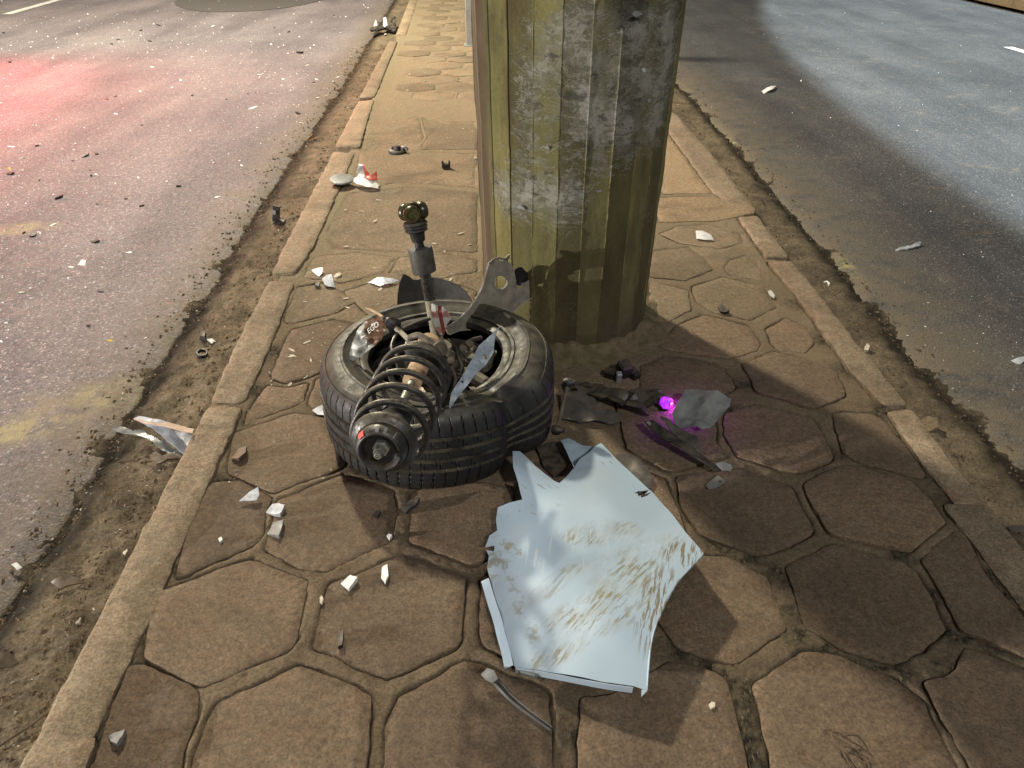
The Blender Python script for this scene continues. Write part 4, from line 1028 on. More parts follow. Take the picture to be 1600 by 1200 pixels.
# crumpled printed wrapper squeezed against the left of the tyre
pl = [(553, 530), (560, 514), (574, 499), (588, 493), (601, 500), (604, 515), (596, 531), (580, 545), (566, 556), (556, 562), (547, 566), (546, 550)]
t = NT('printed_wrapper')
cw = t.mix(t.ramp(t.noise(22, 4), .45, .6), (0.34, 0.34, 0.31), (0.14, 0.14, 0.125))
oc = PD(587, 513, 2.16)
ob = t.n.new('ShaderNodeTexGradient'); ob.gradient_type = 'SPHERICAL'
t.put(ob.inputs[0], t.mapv(loc=tuple(oc), scale=(.036, .06, .05), typ='TEXTURE'))
cw = t.mix(t.ramp(ob.outputs['Fac'], .05, .12), cw, (0.13, 0.072, 0.042))
m_wrap = t.fin(cw, .38, t.bump(t.noise(60, 4), .5, .004), spec=.5)
v, f, bd_ = fill(refine(pl, 3.0, 1.0, 6.0, 2.0), 4.0)
wr = empty('wrapper', PD(572, 530, 2.14) * 1.0, 'crumpled printed plastic wrapper against the back left of the tyre', 'wrapper')
shell('film', [PD(p.x, p.y, 2.165 - (p.x - 575) * .0006 + .016 * noise.noise(Vector((p.x * .09, p.y * .09, 4)))) for p in v], f, .0012, m_wrap, wr)
def text(body, size, loc, rot, mat, parent, name, ext=.0003):
    cu = bpy.data.curves.new(name, 'FONT'); cu.body = body; cu.size = size; cu.extrude = ext; cu.align_x = 'CENTER'; cu.align_y = 'CENTER'
    tmp = bpy.data.objects.new(name + '_tmp', cu); C.objects.link(tmp)
    me = bpy.data.meshes.new_from_object(tmp.evaluated_get(bpy.context.evaluated_depsgraph_get()))
    bpy.data.objects.remove(tmp); me.materials.clear(); me.materials.append(mat)
    o = bpy.data.objects.new(name, me); link(o, loc, parent); o.rotation_euler = rot
    return o
text('EGO', .022, PD(583, 512, 2.128), (R(48), R(-42), R(-8)), m_white, wr, 'lettering')

# ------------------------------------------------------------------ white fender
FZ = [(801, 705, .150), (837, 728, .115), (873, 754, .075), (905, 705, .085), (939, 692, .075), (990, 742, .07), (1022, 772, .07), (1060, 815, .085), (1100, 867, .10), (1060, 907, .105), (1035, 952, .105), (1017, 1005, .085), (1011, 1080, .055), (940, 1065, .050), (840, 1046, .030), (804, 1041, .022), (785, 970, .020), (765, 902, .018), (760, 860, .020), (776, 813, .024), (816, 784, .050), (900, 880, .098), (850, 960, .066), (960, 960, .105), (880, 800, .095), (960, 800, .10)]
FP = []
for a, b, z in FZ: q = P(a, b, z); FP.append((q.x, q.y, z))
def fend_z(x, y):
    sw = 0; sz = 0
    for (a, b, z) in FP:
        w_ = 1.0 / ((x - a) ** 2 + (y - b) ** 2 + 0.0075) ** 1.6; sw += w_; sz += w_ * z
    return sz / sw
def m_fender():
    t = NT('white_car_paint')
    base = t.mix(t.ramp(t.noise(5, 4), .3, .7), (0.305, 0.390, 0.475), (0.345, 0.428, 0.510))
    def streak(rot, sx, sy, scale, lo, hi, curve=0.0):
        vec = t.mapv(rot=(0, 0, rot), scale=(1 / sx, 1 / sy, 1), typ='TEXTURE')
        return t.ramp(t.noise(scale, 5, .62, vec, curve), lo, hi)
    c = base
    q = lambda a, b: (lambda v_: (v_.x, v_.y))(P(a, b, .09))
    mud = (0.19, 0.172, 0.105); mud2 = (0.15, 0.125, 0.08)
    s1 = streak(R(47), 3.8, 22.0, 6.5, .50, .58)           # slanting smears
    s2 = streak(R(74), 3.0, 24.0, 6.5, .49, .57)
    s3 = streak(R(60), 2.2, 13.0, 7.0, .50, .60)
    g = None
    for (a, b, rx, ry, rot, k_) in ((1000, 868, .16, .055, .45, 1.0), (950, 915, .24, .055, .65, 1.0), (940, 832, .12, .05, .1, 1.0), (905, 975, .16, .05, .6, 1.0), (975, 940, .15, .06, .8, .9), (860, 905, .13, .035, .5, .7)):
        e = t.math('MULTIPLY', t.ramp(t.blob(q(a, b), rx, ry, rot), .0, .45), k_); g = e if g is None else t.math('MAXIMUM', g, e)
    c = t.mix(t.math('MULTIPLY', t.math('MULTIPLY', g, t.ramp(t.noise(14, 5, .65), .40, .68)), .30), c, mud)
    c = t.mix(t.math('MULTIPLY', t.math('MULTIPLY', g, t.math('MULTIPLY', s1, t.ramp(t.noise(11, 3), .40, .60))), .85), c, mud)
    c = t.mix(t.math('MULTIPLY', t.math('MULTIPLY', g, s3), .12), c, (0.6, 0.62, 0.62))
    g2 = t.ramp(t.blob(q(1030, 950), .06, .16, -.28), 0, .5); g2 = t.math('MAXIMUM', g2, t.ramp(t.blob(q(1070, 868), .07, .06, 0), 0, .5))
    c = t.mix(t.math('MULTIPLY', t.math('MULTIPLY', g2, s2), .9), c, mud2)
    g3 = t.ramp(t.blob(q(790, 850), .07, .10, .2), 0, .5)
    c = t.mix(t.math('MULTIPLY', t.math('MULTIPLY', g3, t.ramp(t.noise(26, 5, .7), .5, .6)), .75), c, mud)
    g4 = t.ramp(t.blob(q(820, 940), .02, .16, .30), 0, .5)
    c = t.mix(t.math('MULTIPLY', t.math('MULTIPLY', g4, t.ramp(t.noise(30, 4, .7), .45, .6)), .6), c, mud)
    sc_ = streak(R(82), 2.4, 30.0, 3.6, .60, .65)           # pale scratches running down
    g5 = t.ramp(t.blob(q(870, 850), .16, .10, 0), 0, .5)
    c = t.mix(t.math('MULTIPLY', t.math('MULTIPLY', sc_, g5), .45), c, (0.55, 0.57, 0.53))
    d1 = streak(R(-40), 4.0, 16.0, 8, .60, .66)               # short dark nicks
    g6 = t.math('MAXIMUM', t.ramp(t.blob(q(830, 770), .12, .10, 0), 0, .6), t.ramp(t.blob(q(945, 715), .06, .05, 0), 0, .6))
    c = t.mix(t.math('MULTIPLY', t.math('MULTIPLY', d1, g6), .6), c, (0.17, 0.15, 0.11))
    c = t.mix(t.math('MULTIPLY', t.ramp(t.vor(70), .0, .10, 1, 0), t.math('MULTIPLY', t.ramp(t.noise(8, 2), .5, .6), .8)), c, (0.12, 0.11, 0.10))
    c = t.mix(t.math('MULTIPLY', t.ramp(t.noise(3.5, 4, .6), .55, .75), .22), c, (0.45, 0.43, 0.36))
    nb = t.bump(t.math('MULTIPLY', g, s1), -.25, .0015)
    return t.fin(c, t.math('ADD', .62, t.math('MULTIPLY', g, .25)), nb, spec=.12)
m_fend = m_fender()
FO = [(801, 706), (812, 706), (837, 728), (865, 751), (874, 755), (884, 746), (897, 731), (906, 717), (922, 706), (930, 697), (939, 692), (962, 716), (990, 742), (1022, 772), (1031, 783), (1052, 806), (1073, 834), (1100, 865), (1060, 907), (1047, 928), (1035, 952), (1025, 978), (1017, 1005), (1013, 1040), (1011, 1079), (990, 1072), (940, 1065), (840, 1046), (804, 1041), (785, 972), (765, 902), (761, 887), (764, 868), (758, 855), (765, 837), (777, 829), (775, 813), (778, 796), (795, 790), (816, 784), (809, 762), (802, 728)]
fo = P(900, 900, 0.0)
fender = empty('car_fender', fo, 'crumpled white car fender panel with muddy scuffs lying before the tyre', 'fender')
hq = P(1003, 774, .07); h2 = P(767, 862, .02)
sheet('panel', FO, fend_z, .0014, m_fend, fender, step=.009, hole=[(hq.x, hq.y, .018, .013), (h2.x, h2.y, .007, .010)])
# folded flange down the left side and along the bottom
def ribbon(name, pts_px, dz, dx, mat, parent, thick=.0016, n=5):
    pp = [P(a, b, fend_z(*P(a, b, .05).xy)) for a, b in pts_px]; pp = spline(pp, n)
    V = []; Fs = []
    for i, p in enumerate(pp):
        wob = .002 * noise.noise(Vector((p.x * 20, p.y * 20, 1)))
        for s_ in (0, .5, 1): V.append(p + Vector((dx[0] * s_ + wob, dx[1] * s_, dz * s_ - .001)))
    for i in range(len(pp) - 1):
        for j in range(2): Fs.append((i * 3 + j, i * 3 + j + 1, i * 3 + 4 + j, i * 3 + 3 + j))
    return shell(name, V, Fs, thick, mat, parent)
ribbon('side_flange', [(764, 903), (785, 972), (803, 1039)], -.010, (-.018, -.002), m_fend, fender)
ribbon('bottom_flange', [(806, 1042), (840, 1047), (940, 1066), (989, 1073)], -.022, (.0, .004), m_fend, fender)
ribbon('arch_flange', [(1099, 866), (1060, 908), (1035, 953), (1017, 1006), (1012, 1078)], -.020, (-.010, .0), m_fend, fender)
bp = [P(a, b, .018) for a, b in ((812, 1046), (836, 1051), (832, 1057), (818, 1054))]
MB().box(P(825, 1051, .020), .034, .012, .012, Matrix.Rotation(R(-12), 3, 'Z')).build('clip_bracket', m_film, fender)
lp = [(876, 687), (888, 684), (911, 695), (930, 698), (926, 712), (906, 722), (897, 730), (890, 716)]
sheet('upper_lip', lp, lambda x_, y_: .052 + .3 * abs(x_ - .2) * .2, .0015, m_fend, fender, step=.008, crumple=.004)
hp = P(1000, 772, .062)
MB().lathe(hp, (0, 0, 1), [(0, .014), (.004, .017), (.009, .013), (.004, .009), (-.008, .005)], 14, jit=.5).build('torn_bolt_boss', m_cast, fender)

# ------------------------------------------------------------------ debris traced one by one
def shard(name, label, cat, pl, mat, z=0.0, thick=.002, tilt=(0, 0), curl=0.0, crumple=.003, step=.008, seed=None, jit=.0015, parent=None, axis=0.0, group=None):
    q = [P(a, b, z) for a, b in pl]; cx = sum(p.x for p in q) / len(q); cy = sum(p.y for p in q) / len(q)
    sd_ = seed if seed is not None else cx * 31 + cy * 17
    ca, sa = math.cos(axis), math.sin(axis)
    def zf(x_, y_):
        dx, dy = x_ - cx, y_ - cy; u_ = dx * ca + dy * sa
        sl_ = dx * tilt[0] + dy * tilt[1]
        return z + thick + .003 + .03 * math.tanh(sl_ / .03) - .03 * math.tanh(curl * u_ * u_ / .03)
    mn = min(zf(p.x, p.y) for p in q)
    lift = max(0.0, z + thick + .001 - mn)
    o = sheet(name, pl, lambda x_, y_: zf(x_, y_) + lift, thick, mat, parent, step=step, jit=jit, crumple=crumple, seed=sd_)
    if label: tag(o, label, cat, group)
    return o
def chunk(name, label, cat, pl, mat, z=0.0, h=.012, jit=.0012, tilt=.25, group=None):
    """solid block with a broken outline."""
    pts = [P(a, b, z + h) for a, b in pl]; pts = refine([(p.x, p.y) for p in pts], .006, jit, pts[0].x * 50, .0)
    v, f, bd_ = fill(pts, .008); n = len(v); cx = sum(p.x for p in v) / n; cy = sum(p.y for p in v) / n
    top = [Vector((p.x, p.y, z + h + (p.x - cx) * tilt + .0025 * fb(p.x, p.y, 1, 60, 2))) for p in v]
    bot = [Vector((cx + (p.x - cx) * .96, cy + (p.y - cy) * .96, z - .001)) for p in v]
    F2 = [tuple(q) for q in f] + [tuple(i + n for i in reversed(q)) for q in f]; m = len(bd_)
    for i in range(m):
        a, b = bd_[i], bd_[(i + 1) % m]; F2.append((a, a + n, b + n, b))
    bm = bmesh.new(); bv = [bm.verts.new(q) for q in top + bot]
    for q in F2:
        try: bm.faces.new([bv[i] for i in q])
        except ValueError: pass
    bmesh.ops.recalc_face_normals(bm, faces=bm.faces); bm.verts.index_update()
    V2 = [q.co.copy() for q in bm.verts]; F2 = [tuple(q.index for q in fc.verts) for fc in bm.faces]; bm.free()
    o = mesh(name, V2, F2, mat, None, None, True, 40)
    return tag(o, label, cat, group)
# big broken trim piece against the left kerb
tp = empty('bumper_fragment', P(250, 690, -.06), 'large torn bumper fragment lying in the dirt against the left kerb', 'bumper piece')
shard('outer_skin', None, None, [(209, 654), (219, 651), (260, 661), (302, 673), (296, 692), (287, 709), (270, 695), (258, 685), (240, 671), (223, 662)], m_pale, -.035, .003, (.05, .35), 1.5, .006, parent=tp)
shard('torn_lip', None, None, [(176, 672), (190, 668), (209, 674), (222, 671), (240, 680), (262, 692), (284, 709), (262, 708), (241, 692), (228, 684), (208, 679), (190, 677)], m_film, -.045, .003, (0, .2), 1.0, .010, parent=tp)
shard('edge_fold', None, None, [(209, 655), (219, 650), (260, 659), (303, 671), (301, 676), (258, 666), (222, 659)], m_plain('pinkish_trim', (0.36, 0.24, 0.18), (0.5, 0.37, 0.29), .6), -.015, .004, (0, -.3), 0, .004, parent=tp)
shard('bracket', None, None, [(234, 714), (244, 706), (254, 712), (266, 707), (286, 709), (284, 714), (262, 716), (248, 724), (238, 720)], m_brown, -.045, .005, (0, .2), 2, .006, parent=tp)
chunk('plastic_chunk', 'reddish brown plastic chunk on a paver beside the left kerb', 'fragment', [(361, 714), (373, 699), (386, 698), (384, 709), (373, 716)], m_brown, 0, .014)
shard('plastic_shard', 'pale pointed shard above two others on the pavers left of the tyre', 'fragment', [(374, 785), (390, 770), (404, 762), (406, 775), (401, 783)], m_pale, 0, .003, (.2, .3), 2)
chunk('plastic_chunk', 'pale blue-white chunk in the middle of three left of the tyre', 'fragment', [(415, 798), (425, 785), (436, 787), (445, 791), (438, 804), (428, 803)], m_pale, 0, .008)
chunk('plastic_chunk', 'dull silver rectangular chunk lowest of three left of the tyre', 'fragment', [(417, 832), (427, 815), (444, 813), (440, 828), (436, 838)], m_film, 0, .008)
chunk('plastic_chunk', 'white rectangular block on the paver below the tyre shadow', 'fragment', [(532, 909), (547, 898), (559, 904), (545, 920)], m_white, 0, .009, .0004)
chunk('plastic_chunk', 'narrow white sliver standing right of the white block', 'fragment', [(595, 903), (597, 885), (605, 882), (607, 900), (602, 911)], m_white, 0, .008, .0006)
chunk('plastic_wedge', 'small black wedge on the paver left of the fender', 'fragment', [(527, 982), (537, 985), (535, 1008), (528, 1010)], m_black, 0, .010, .0004)
chunk('stone_chip', 'grey flat stone chip beside the end of the left kerb', 'stone', [(168, 1147), (180, 1143), (197, 1140), (192, 1152), (183, 1163), (172, 1158)], m_film, 0, .009)
shard('plastic_shard', 'curved brown plastic piece half buried in the left gutter dirt', 'fragment', [(80, 906), (93, 898), (107, 893), (126, 903), (110, 912), (94, 919)], m_brown, -.06, .004, (0, .5), 12, .004, axis=.6)
shard('plastic_shard', 'dark brown piece cut off by the left edge of the picture', 'fragment', [(-16, 1030), (-2, 1016), (12, 1012), (22, 1022), (8, 1034), (-10, 1042)], m_brown, -.07, .004, (0, .4), 8, .004)
chunk('plastic_chunk', 'dark olive plastic piece in the shadow before the tyre', 'fragment', [(625, 793), (640, 781), (656, 779), (650, 788), (634, 799)], m_grey, 0, .010)
chunk('plastic_chunk', 'tiny black chip beside the tyre shadow edge', 'fragment', [(582, 805), (588, 797), (595, 799), (590, 808)], m_black, 0, .006)
chunk('glass_crumb', 'tiny white cube in the shadow below the tyre', 'fragment', [(604, 836), (608, 833), (613, 837), (608, 842)], m_white, 0, .006)
chunk('glass_crumb', 'tiny white cube on the paver below the left chunks', 'fragment', [(341, 841), (345, 838), (348, 843), (344, 847)], m_white, 0, .006)
chunk('pebble', 'small round white pebble right of the fender bottom', 'stone', [(1108, 1100), (1112, 1096), (1117, 1098), (1117, 1104), (1112, 1106)], m_stone, 0, .007)
chunk('pebble', 'small pale pebble wedged in the joint left of centre', 'stone', [(499, 932), (503, 929), (506, 936), (503, 943), (499, 940)], m_stone, -.003, .008)
# rubber strip in front
sp = empty('rubber_strip', P(810, 1095, 0), 'bent grey rubber window strip on the paver below the fender', 'strip')
pp = spline([P(764, 1054, .022), P(778, 1068, .016), P(800, 1092, .010), P(828, 1115, .008), P(862, 1140, .006)], 6)
V = []; Fs = []
for i, p in enumerate(pp):
    s_ = i / (len(pp) - 1); wd = .011 * (1 - .55 * s_); nrm = Vector((.70, .60, 0)).normalized()
    for u_, hz in ((-1, 0), (-.6, .005), (-.1, .002), (.5, .0065), (1, 0)): V.append(p + nrm * wd * u_ + Vector((0, 0, hz)))
for i in range(len(pp) - 1):
    for j in range(4): Fs.append((i * 5 + j, i * 5 + j + 1, i * 5 + 6 + j, i * 5 + 5 + j))
shell('strip_body', V, Fs, .002, m_grey, sp)
shard('strip_end', None, None, [(752, 1056), (762, 1046), (772, 1050), (778, 1062), (770, 1068), (760, 1064)], m_film, .010, .006, (.2, .2), 8, .006, parent=sp)
# dark debris between pole, fender and right-hand pavers
shard('liner_sheet', 'flat dark grey wheel liner sheet right of the tyre', 'liner', [(876, 616), (898, 612), (916, 612), (930, 626), (940, 638), (956, 642), (968, 648), (973, 657), (964, 663), (936, 658), (906, 660), (878, 655)], m_grey, .006, .003, (0, .15), .8, .012, .012)
shard('torn_felt', 'torn black felt lining on the ground before the pole', 'lining', [(896, 609), (925, 607), (952, 608), (975, 612), (992, 620), (1004, 632), (1014, 644), (1000, 646), (978, 638), (960, 630), (930, 621), (910, 616)], m_boot, .020, .006, (0, .05), .5, .022, .012, jit=.006)
shard('torn_felt', 'flat black rubber scrap between the tyre and the pole foot', 'lining', [(880, 600), (905, 596), (935, 600), (950, 606), (930, 612), (900, 612), (884, 610)], m_boot, .004, .005, (0, .05), .5, .014, .010, jit=.005)
shard('torn_felt', 'black rubber flap under the left tip of the fender', 'lining', [(838, 700), (858, 690), (880, 692), (890, 712), (884, 735), (868, 748), (850, 730)], m_boot, .004, .004, (0, .05), .5, .010, .010, jit=.004)
shard('torn_felt', 'ragged black lining lump beside the glowing purple lamp', 'lining', [(985, 612), (1005, 606), (1030, 610), (1040, 620), (1030, 632), (1010, 634), (996, 628)], m_boot, .004, .006, (0, .05), .5, .016, .010, jit=.005)
st2 = empty('trim_strip', P(1065, 695, 0), 'twisted dark trim strip with bright edges right of the fender', 'trim')
shard('strip_face', None, None, [(1006, 662), (1020, 660), (1036, 672), (1060, 688), (1086, 704), (1110, 722), (1127, 737), (1118, 737), (1096, 722), (1062, 702), (1034, 688), (1018, 676)], m_black, .012, .004, (0, .2), 3, .006, parent=st2)
shard('strip_wing', None, None, [(1030, 656), (1048, 664), (1066, 675), (1078, 683), (1088, 685), (1090, 694), (1096, 711), (1080, 702), (1062, 692), (1044, 674)], m_grey, .020, .003, (.1, .3), 2, .010, parent=st2)
shard('strip_edge', None, None, [(1008, 662), (1014, 661), (1040, 682), (1070, 700), (1062, 700), (1036, 686)], m_film, .030, .003, (0, .2), 0, .002, parent=st2)
shard('strip_tip', None, None, [(1118, 726), (1132, 723), (1143, 728), (1142, 736), (1128, 736)], m_film, .008, .003, (0, .2), 5, .004, parent=st2)
shard('liner_sheet', 'crumpled grey plastic sheet right of the purple lamp', 'plastic sheet', [(1060, 634), (1068, 622), (1076, 614), (1090, 613), (1102, 620), (1120, 617), (1133, 622), (1141, 630), (1139, 640), (1126, 652), (1112, 665), (1094, 671), (1076, 672), (1058, 666), (1050, 648)], m_film, .014, .002, (.05, .42), 1.2, .016, .009)
shard('liner_sheet', 'dark plastic scrap showing behind the right edge of the fender', 'plastic sheet', [(962, 712), (984, 708), (1000, 716), (1012, 732), (1019, 748), (1017, 764), (1004, 770), (980, 748)], m_grey, .004, .002, (0, .1), 1, .006)
tag(sheet('metal_clip', [(1102, 759), (1112, 750), (1121, 746), (1134, 752), (1126, 759), (1119, 763), (1107, 765)], lambda x_, y_: .012 + .5 * max(0, y_ - P(1118, 756, 0).y), .002, m_nut, None, .005, hole=[(P(1124, 753, .012).x, P(1124, 753, .012).y, .006, .004)]), 'small bright metal clip right of the twisted trim strip', 'clip')
# black connector before the pole
cn = empty('connector', P(970, 592, 0), 'broken black plastic connector at the foot of the pole', 'connector')
for nm, (a, b, sx, sy, sz, rz, z_) in (('housing', (975, 588, .045, .05, .05, 20, .03)), ('housing', (953, 590, .04, .03, .03, -25, .018)), ('socket', (990, 590, .03, .04, .028, 40, .016)), ('plug', (966, 597, .018, .02, .04, 5, .02))):
    q = P(a, b, 0); MB().box(q + Vector((0, 0, z_)), sx, sy, sz, Matrix.Rotation(R(rz), 3, 'Z') @ Matrix.Rotation(R(12), 3, 'X'), .14).build(nm, m_film if nm == 'plug' else m_black, cn, sharp=30)
# stabiliser rod beside the tyre
rd = empty('link_rod', P(872, 675, 0), 'thin dusty steel link rod standing between tyre and fender', 'rod')
r0 = PD(870, 672, 2.16); r1 = PD(888, 598, 2.20)
MB().tube([r0, r0.lerp(r1, .5), r1], .0058, 10).build('rod', m_cast, rd)
for p, nm in ((r0, 'ball_joint'), (r1, 'ball_joint')): MB().lathe(p, (.9, -.3, .2), [(-.014, .004), (-.013, .012), (-.004, .015), (.006, .014), (.012, .009), (.022, .007), (.023, .0005)], 16).build(nm, m_boot, rd)
# dark wheel-arch liner standing behind the tyre
pl = [(620, 482), (621, 460), (624, 440), (630, 427), (638, 431), (647, 437), (670, 432), (690, 435), (705, 440), (717, 445), (730, 457), (742, 478), (744, 500), (620, 500)]
v, f, bd_ = fill(refine(pl, 4.0, .6, 3.0, 2.0), 7.0)
tag(shell('arch_liner', [PY(p.x, p.y, 2.50 + .05 * math.sin((p.x - 620) / 38.0) - (482 - p.y) * .0006) for p in v], f, .003, m_grey), 'dark grey wheel arch liner standing behind the tyre', 'liner')
shard('plastic_shard', 'small blue-grey shard tucked under the left side of the tyre', 'fragment', [(488, 642), (497, 636), (512, 633), (516, 644), (508, 650), (496, 648)], m_pale, 0, .003, (.2, .2), 3)
shard('plastic_shard', 'long pale lilac shard on the paving behind the tyre', 'fragment', [(574, 442), (592, 437), (617, 440), (624, 441), (612, 445), (595, 448)], m_pale, 0, .003, (0, .3), 3)
shard('plastic_shard', 'white shard on the paving near the left kerb', 'fragment', [(487, 423), (496, 421), (505, 422), (504, 428), (499, 433), (492, 428)], m_white, 0, .003, (.2, .3), 3)
shard('plastic_shard', 'blue-grey shard below the white one near the left kerb', 'fragment', [(504, 441), (511, 439), (520, 440), (523, 450), (514, 449), (508, 447)], m_pale, 0, .003, (.2, .5), 5)
chunk('pebble', 'flat cream pebble beside the white shard', 'stone', [(521, 430), (526, 426), (533, 427), (532, 431), (525, 433)], m_stone, 0, .007)
chunk('plastic_chunk', 'small black lump left of the blue-grey shard', 'fragment', [(491, 444), (496, 439), (500, 442), (498, 447)], m_black, 0, .010)
# broken lamp bits on the kerb: disc, shards
dc = empty('mirror_disc', P(534, 284, .01), 'round grey disc with a slot lying on the left kerb', 'disc')
q = P(534, 280, .040)
MB().lathe(q, (.05, -.10, 1), [(-.006, .001), (-.006, .062), (.0, .066), (.005, .064), (.006, .058), (.006, .001)], 32).build('disc_face', m_film, dc)
MB().box(P(534, 285, .018), .025, .03, .035, None, .15).build('stem', m_black, dc)
lm = empty('lamp_fragment', P(570, 286, 0), 'white and red broken lamp fragment beside the disc', 'lamp piece')
shard('white_shell', None, None, [(557, 275), (563, 270), (569, 273), (578, 281), (585, 285), (570, 286), (561, 281)], m_film, .01, .003, (.3, .8), 4, .008, parent=lm)
shard('red_lens', None, None, [(567, 269), (572, 274), (580, 279), (590, 280), (590, 285), (580, 284), (571, 279)], m_red, .03, .004, (-.2, .9), 4, .006, parent=lm)
shard('white_shell', None, None, [(549, 286), (560, 284), (575, 288), (592, 293), (591, 297), (575, 295), (558, 291)], m_white, .004, .004, (0, .3), 2, .004, parent=lm)
cp = empty('rubber_bushing', P(620, 238, 0), 'round grey rubber cap alone on the paving', 'cap')
q = P(620, 240, 0) + Vector((0, .02, 0))
MB().lathe(q, (0.1, -.1, 1), [(0, .050), (.008, .056), (.018, .056), (.024, .048), (.026, .036), (.020, .032), (.020, .022), (.038, .020), (.045, .014), (.046, .001)], 28).build('cap_body', m_grey, cp)
MB().tube([q + Vector((.03, .0, .03)), q + Vector((.055, .0, .035)), q + Vector((.066, -.01, .02))], .010, 8).build('cap_ear', m_film, cp)
ck = empty('cable_clip', P(697, 263, 0), 'small dark cable clip on the paving left of the pole', 'clip')
q = P(697, 263, 0)
MB().box(q + Vector((0, 0, .016)), .050, .030, .024, Matrix.Rotation(R(8), 3, 'Z'), .12).build('clip_body', m_black, ck)
for s_ in (-1, 1): MB().box(q + Vector((s_ * .02, .002, .033)), .010, .024, .022, Matrix.Rotation(R(8), 3, 'Z'), .12).build('clip_jaw', m_black, ck)
bk = empty('black_bracket', P(434, 345, -.06), 'small upright black bracket in the left gutter', 'bracket')
q = P(434, 347, -.06)
MB().box(q + Vector((0, 0, .045)), .036, .014, .085, Matrix.Rotation(R(12), 3, 'Y'), .1).build('bracket_plate', m_black, bk)
MB().box(q + Vector((.012, -.012, .006)), .055, .045, .010, None, .1).build('bracket_foot', m_black, bk)
MB().box(q + Vector((-.006, -.010, .056)), .016, .008, .022, Matrix.Rotation(R(12), 3, 'Y'), .1).build('bracket_stud', m_film, bk)
lf = empty('fallen_leaf', P(488, 210, -.07), 'curled yellow leaf at the edge of the left road', 'leaf')
shard('blade', None, None, [(482, 214), (484, 205), (490, 203), (494, 207), (492, 213), (486, 216)], m_leaf, -.065, .0015, (.3, .5), 6, .01, parent=lf, axis=.4)
q = P(488, 210, -.05); MB().tube([q, q + Vector((-.02, -.05, -.01))], .002, 6).build('stalk', m_leaf, lf)
bf = empty('bumper_fragment', P(598, 46, -.05), 'dark broken bumper bits across the far left gutter', 'bumper piece')
shard('dark_bar', None, None, [(578, 47), (590, 43), (604, 42), (618, 37), (618, 41), (604, 47), (590, 49), (580, 49)], m_black, -.045, .02, (0, .4), 1, .02, .03, parent=bf)
shard('white_shell', None, None, [(581, 46), (588, 41), (592, 44), (586, 48)], m_pale, -.02, .01, (0, .5), 1, .02, .03, parent=bf)
shard('white_shell', None, None, [(598, 40), (603, 36), (606, 41), (602, 44)], m_white, -.01, .01, (0, .9), 1, .02, .03, parent=bf)
shard('white_shell', None, None, [(600, 47), (603, 46), (603, 53), (600, 54)], m_white, -.05, .006, (0, .3), 0, .0, .03, parent=bf)
# right side
shard('plastic_shard', 'white curved shard on the paving right of the pole', 'fragment', [(1086, 368), (1098, 367), (1110, 370), (1115, 376), (1102, 376), (1088, 375)], m_white, 0, .003, (0, .3), 4)
ws = shard('bumper_fragment', 'long pale torn strip lying on the right road', 'bumper piece', [(1378, 366), (1388, 369), (1404, 372), (1422, 378), (1436, 371), (1441, 374), (1437, 383), (1420, 385), (1402, 382), (1386, 376)], m_pale, -.07, .006, (0, .5), 1.5, .010)
shard('plastic_shard', 'small white shard by the right kerb joint', 'fragment', [(1199, 459), (1204, 457), (1210, 463), (1209, 468), (1203, 465)], m_white, 0, .003, (0, .3), 3)
chunk('plastic_chunk', 'small black curled bit on the paver near the right kerb', 'fragment', [(1122, 478), (1128, 474), (1132, 480), (1140, 486), (1133, 488), (1126, 485)], m_black, 0, .010)
shard('plastic_shard', 'thin white curl in the right gutter dirt', 'fragment', [(1290, 422), (1296, 424), (1300, 430), (1298, 434), (1294, 429)], m_white, -.06, .003, (0, .5), 8)
shard('plastic_shard', 'crumpled white bit in the right gutter dirt', 'fragment', [(1319, 498), (1326, 497), (1330, 503), (1328, 509), (1322, 507)], m_white, -.06, .003, (.2, .5), 8)
chunk('pebble', 'small yellow stone in the right gutter', 'stone', [(1351, 541), (1355, 537), (1359, 541), (1357, 547), (1352, 546)], m_stone, -.06, .010)
shard('plastic_shard', 'pale blue shard at the right edge of the picture', 'fragment', [(1576, 546), (1584, 548), (1600, 551), (1612, 556), (1598, 560), (1584, 553)], m_pale, -.07, .004, (0, .4), 4)
shard('plastic_sheet', 'dark blue-grey plate behind the right kerb', 'plastic sheet', [(1576, 822), (1592, 818), (1620, 822), (1640, 842), (1612, 846), (1590, 836)], m_grey, -.06, .004, (0, .3), 1)
chunk('mortar_lump', 'pale mortar lump against the outside of the right kerb', 'stone', [(1438, 655), (1450, 651), (1463, 656), (1466, 668), (1452, 672), (1442, 664)], m_slab, -.06, .02, .002)
shard('plastic_shard', 'bright white scrap in the dark band of the right road', 'fragment', [(1184, 130), (1194, 128), (1212, 135), (1208, 140), (1194, 137)], m_white, -.07, .006, (0, .7), 3)
shard('plastic_shard', 'white sliver farther along the right road near its middle', 'fragment', [(1476, 176), (1484, 178), (1492, 182), (1484, 182)], m_white, -.07, .004, (0, .5), 3)
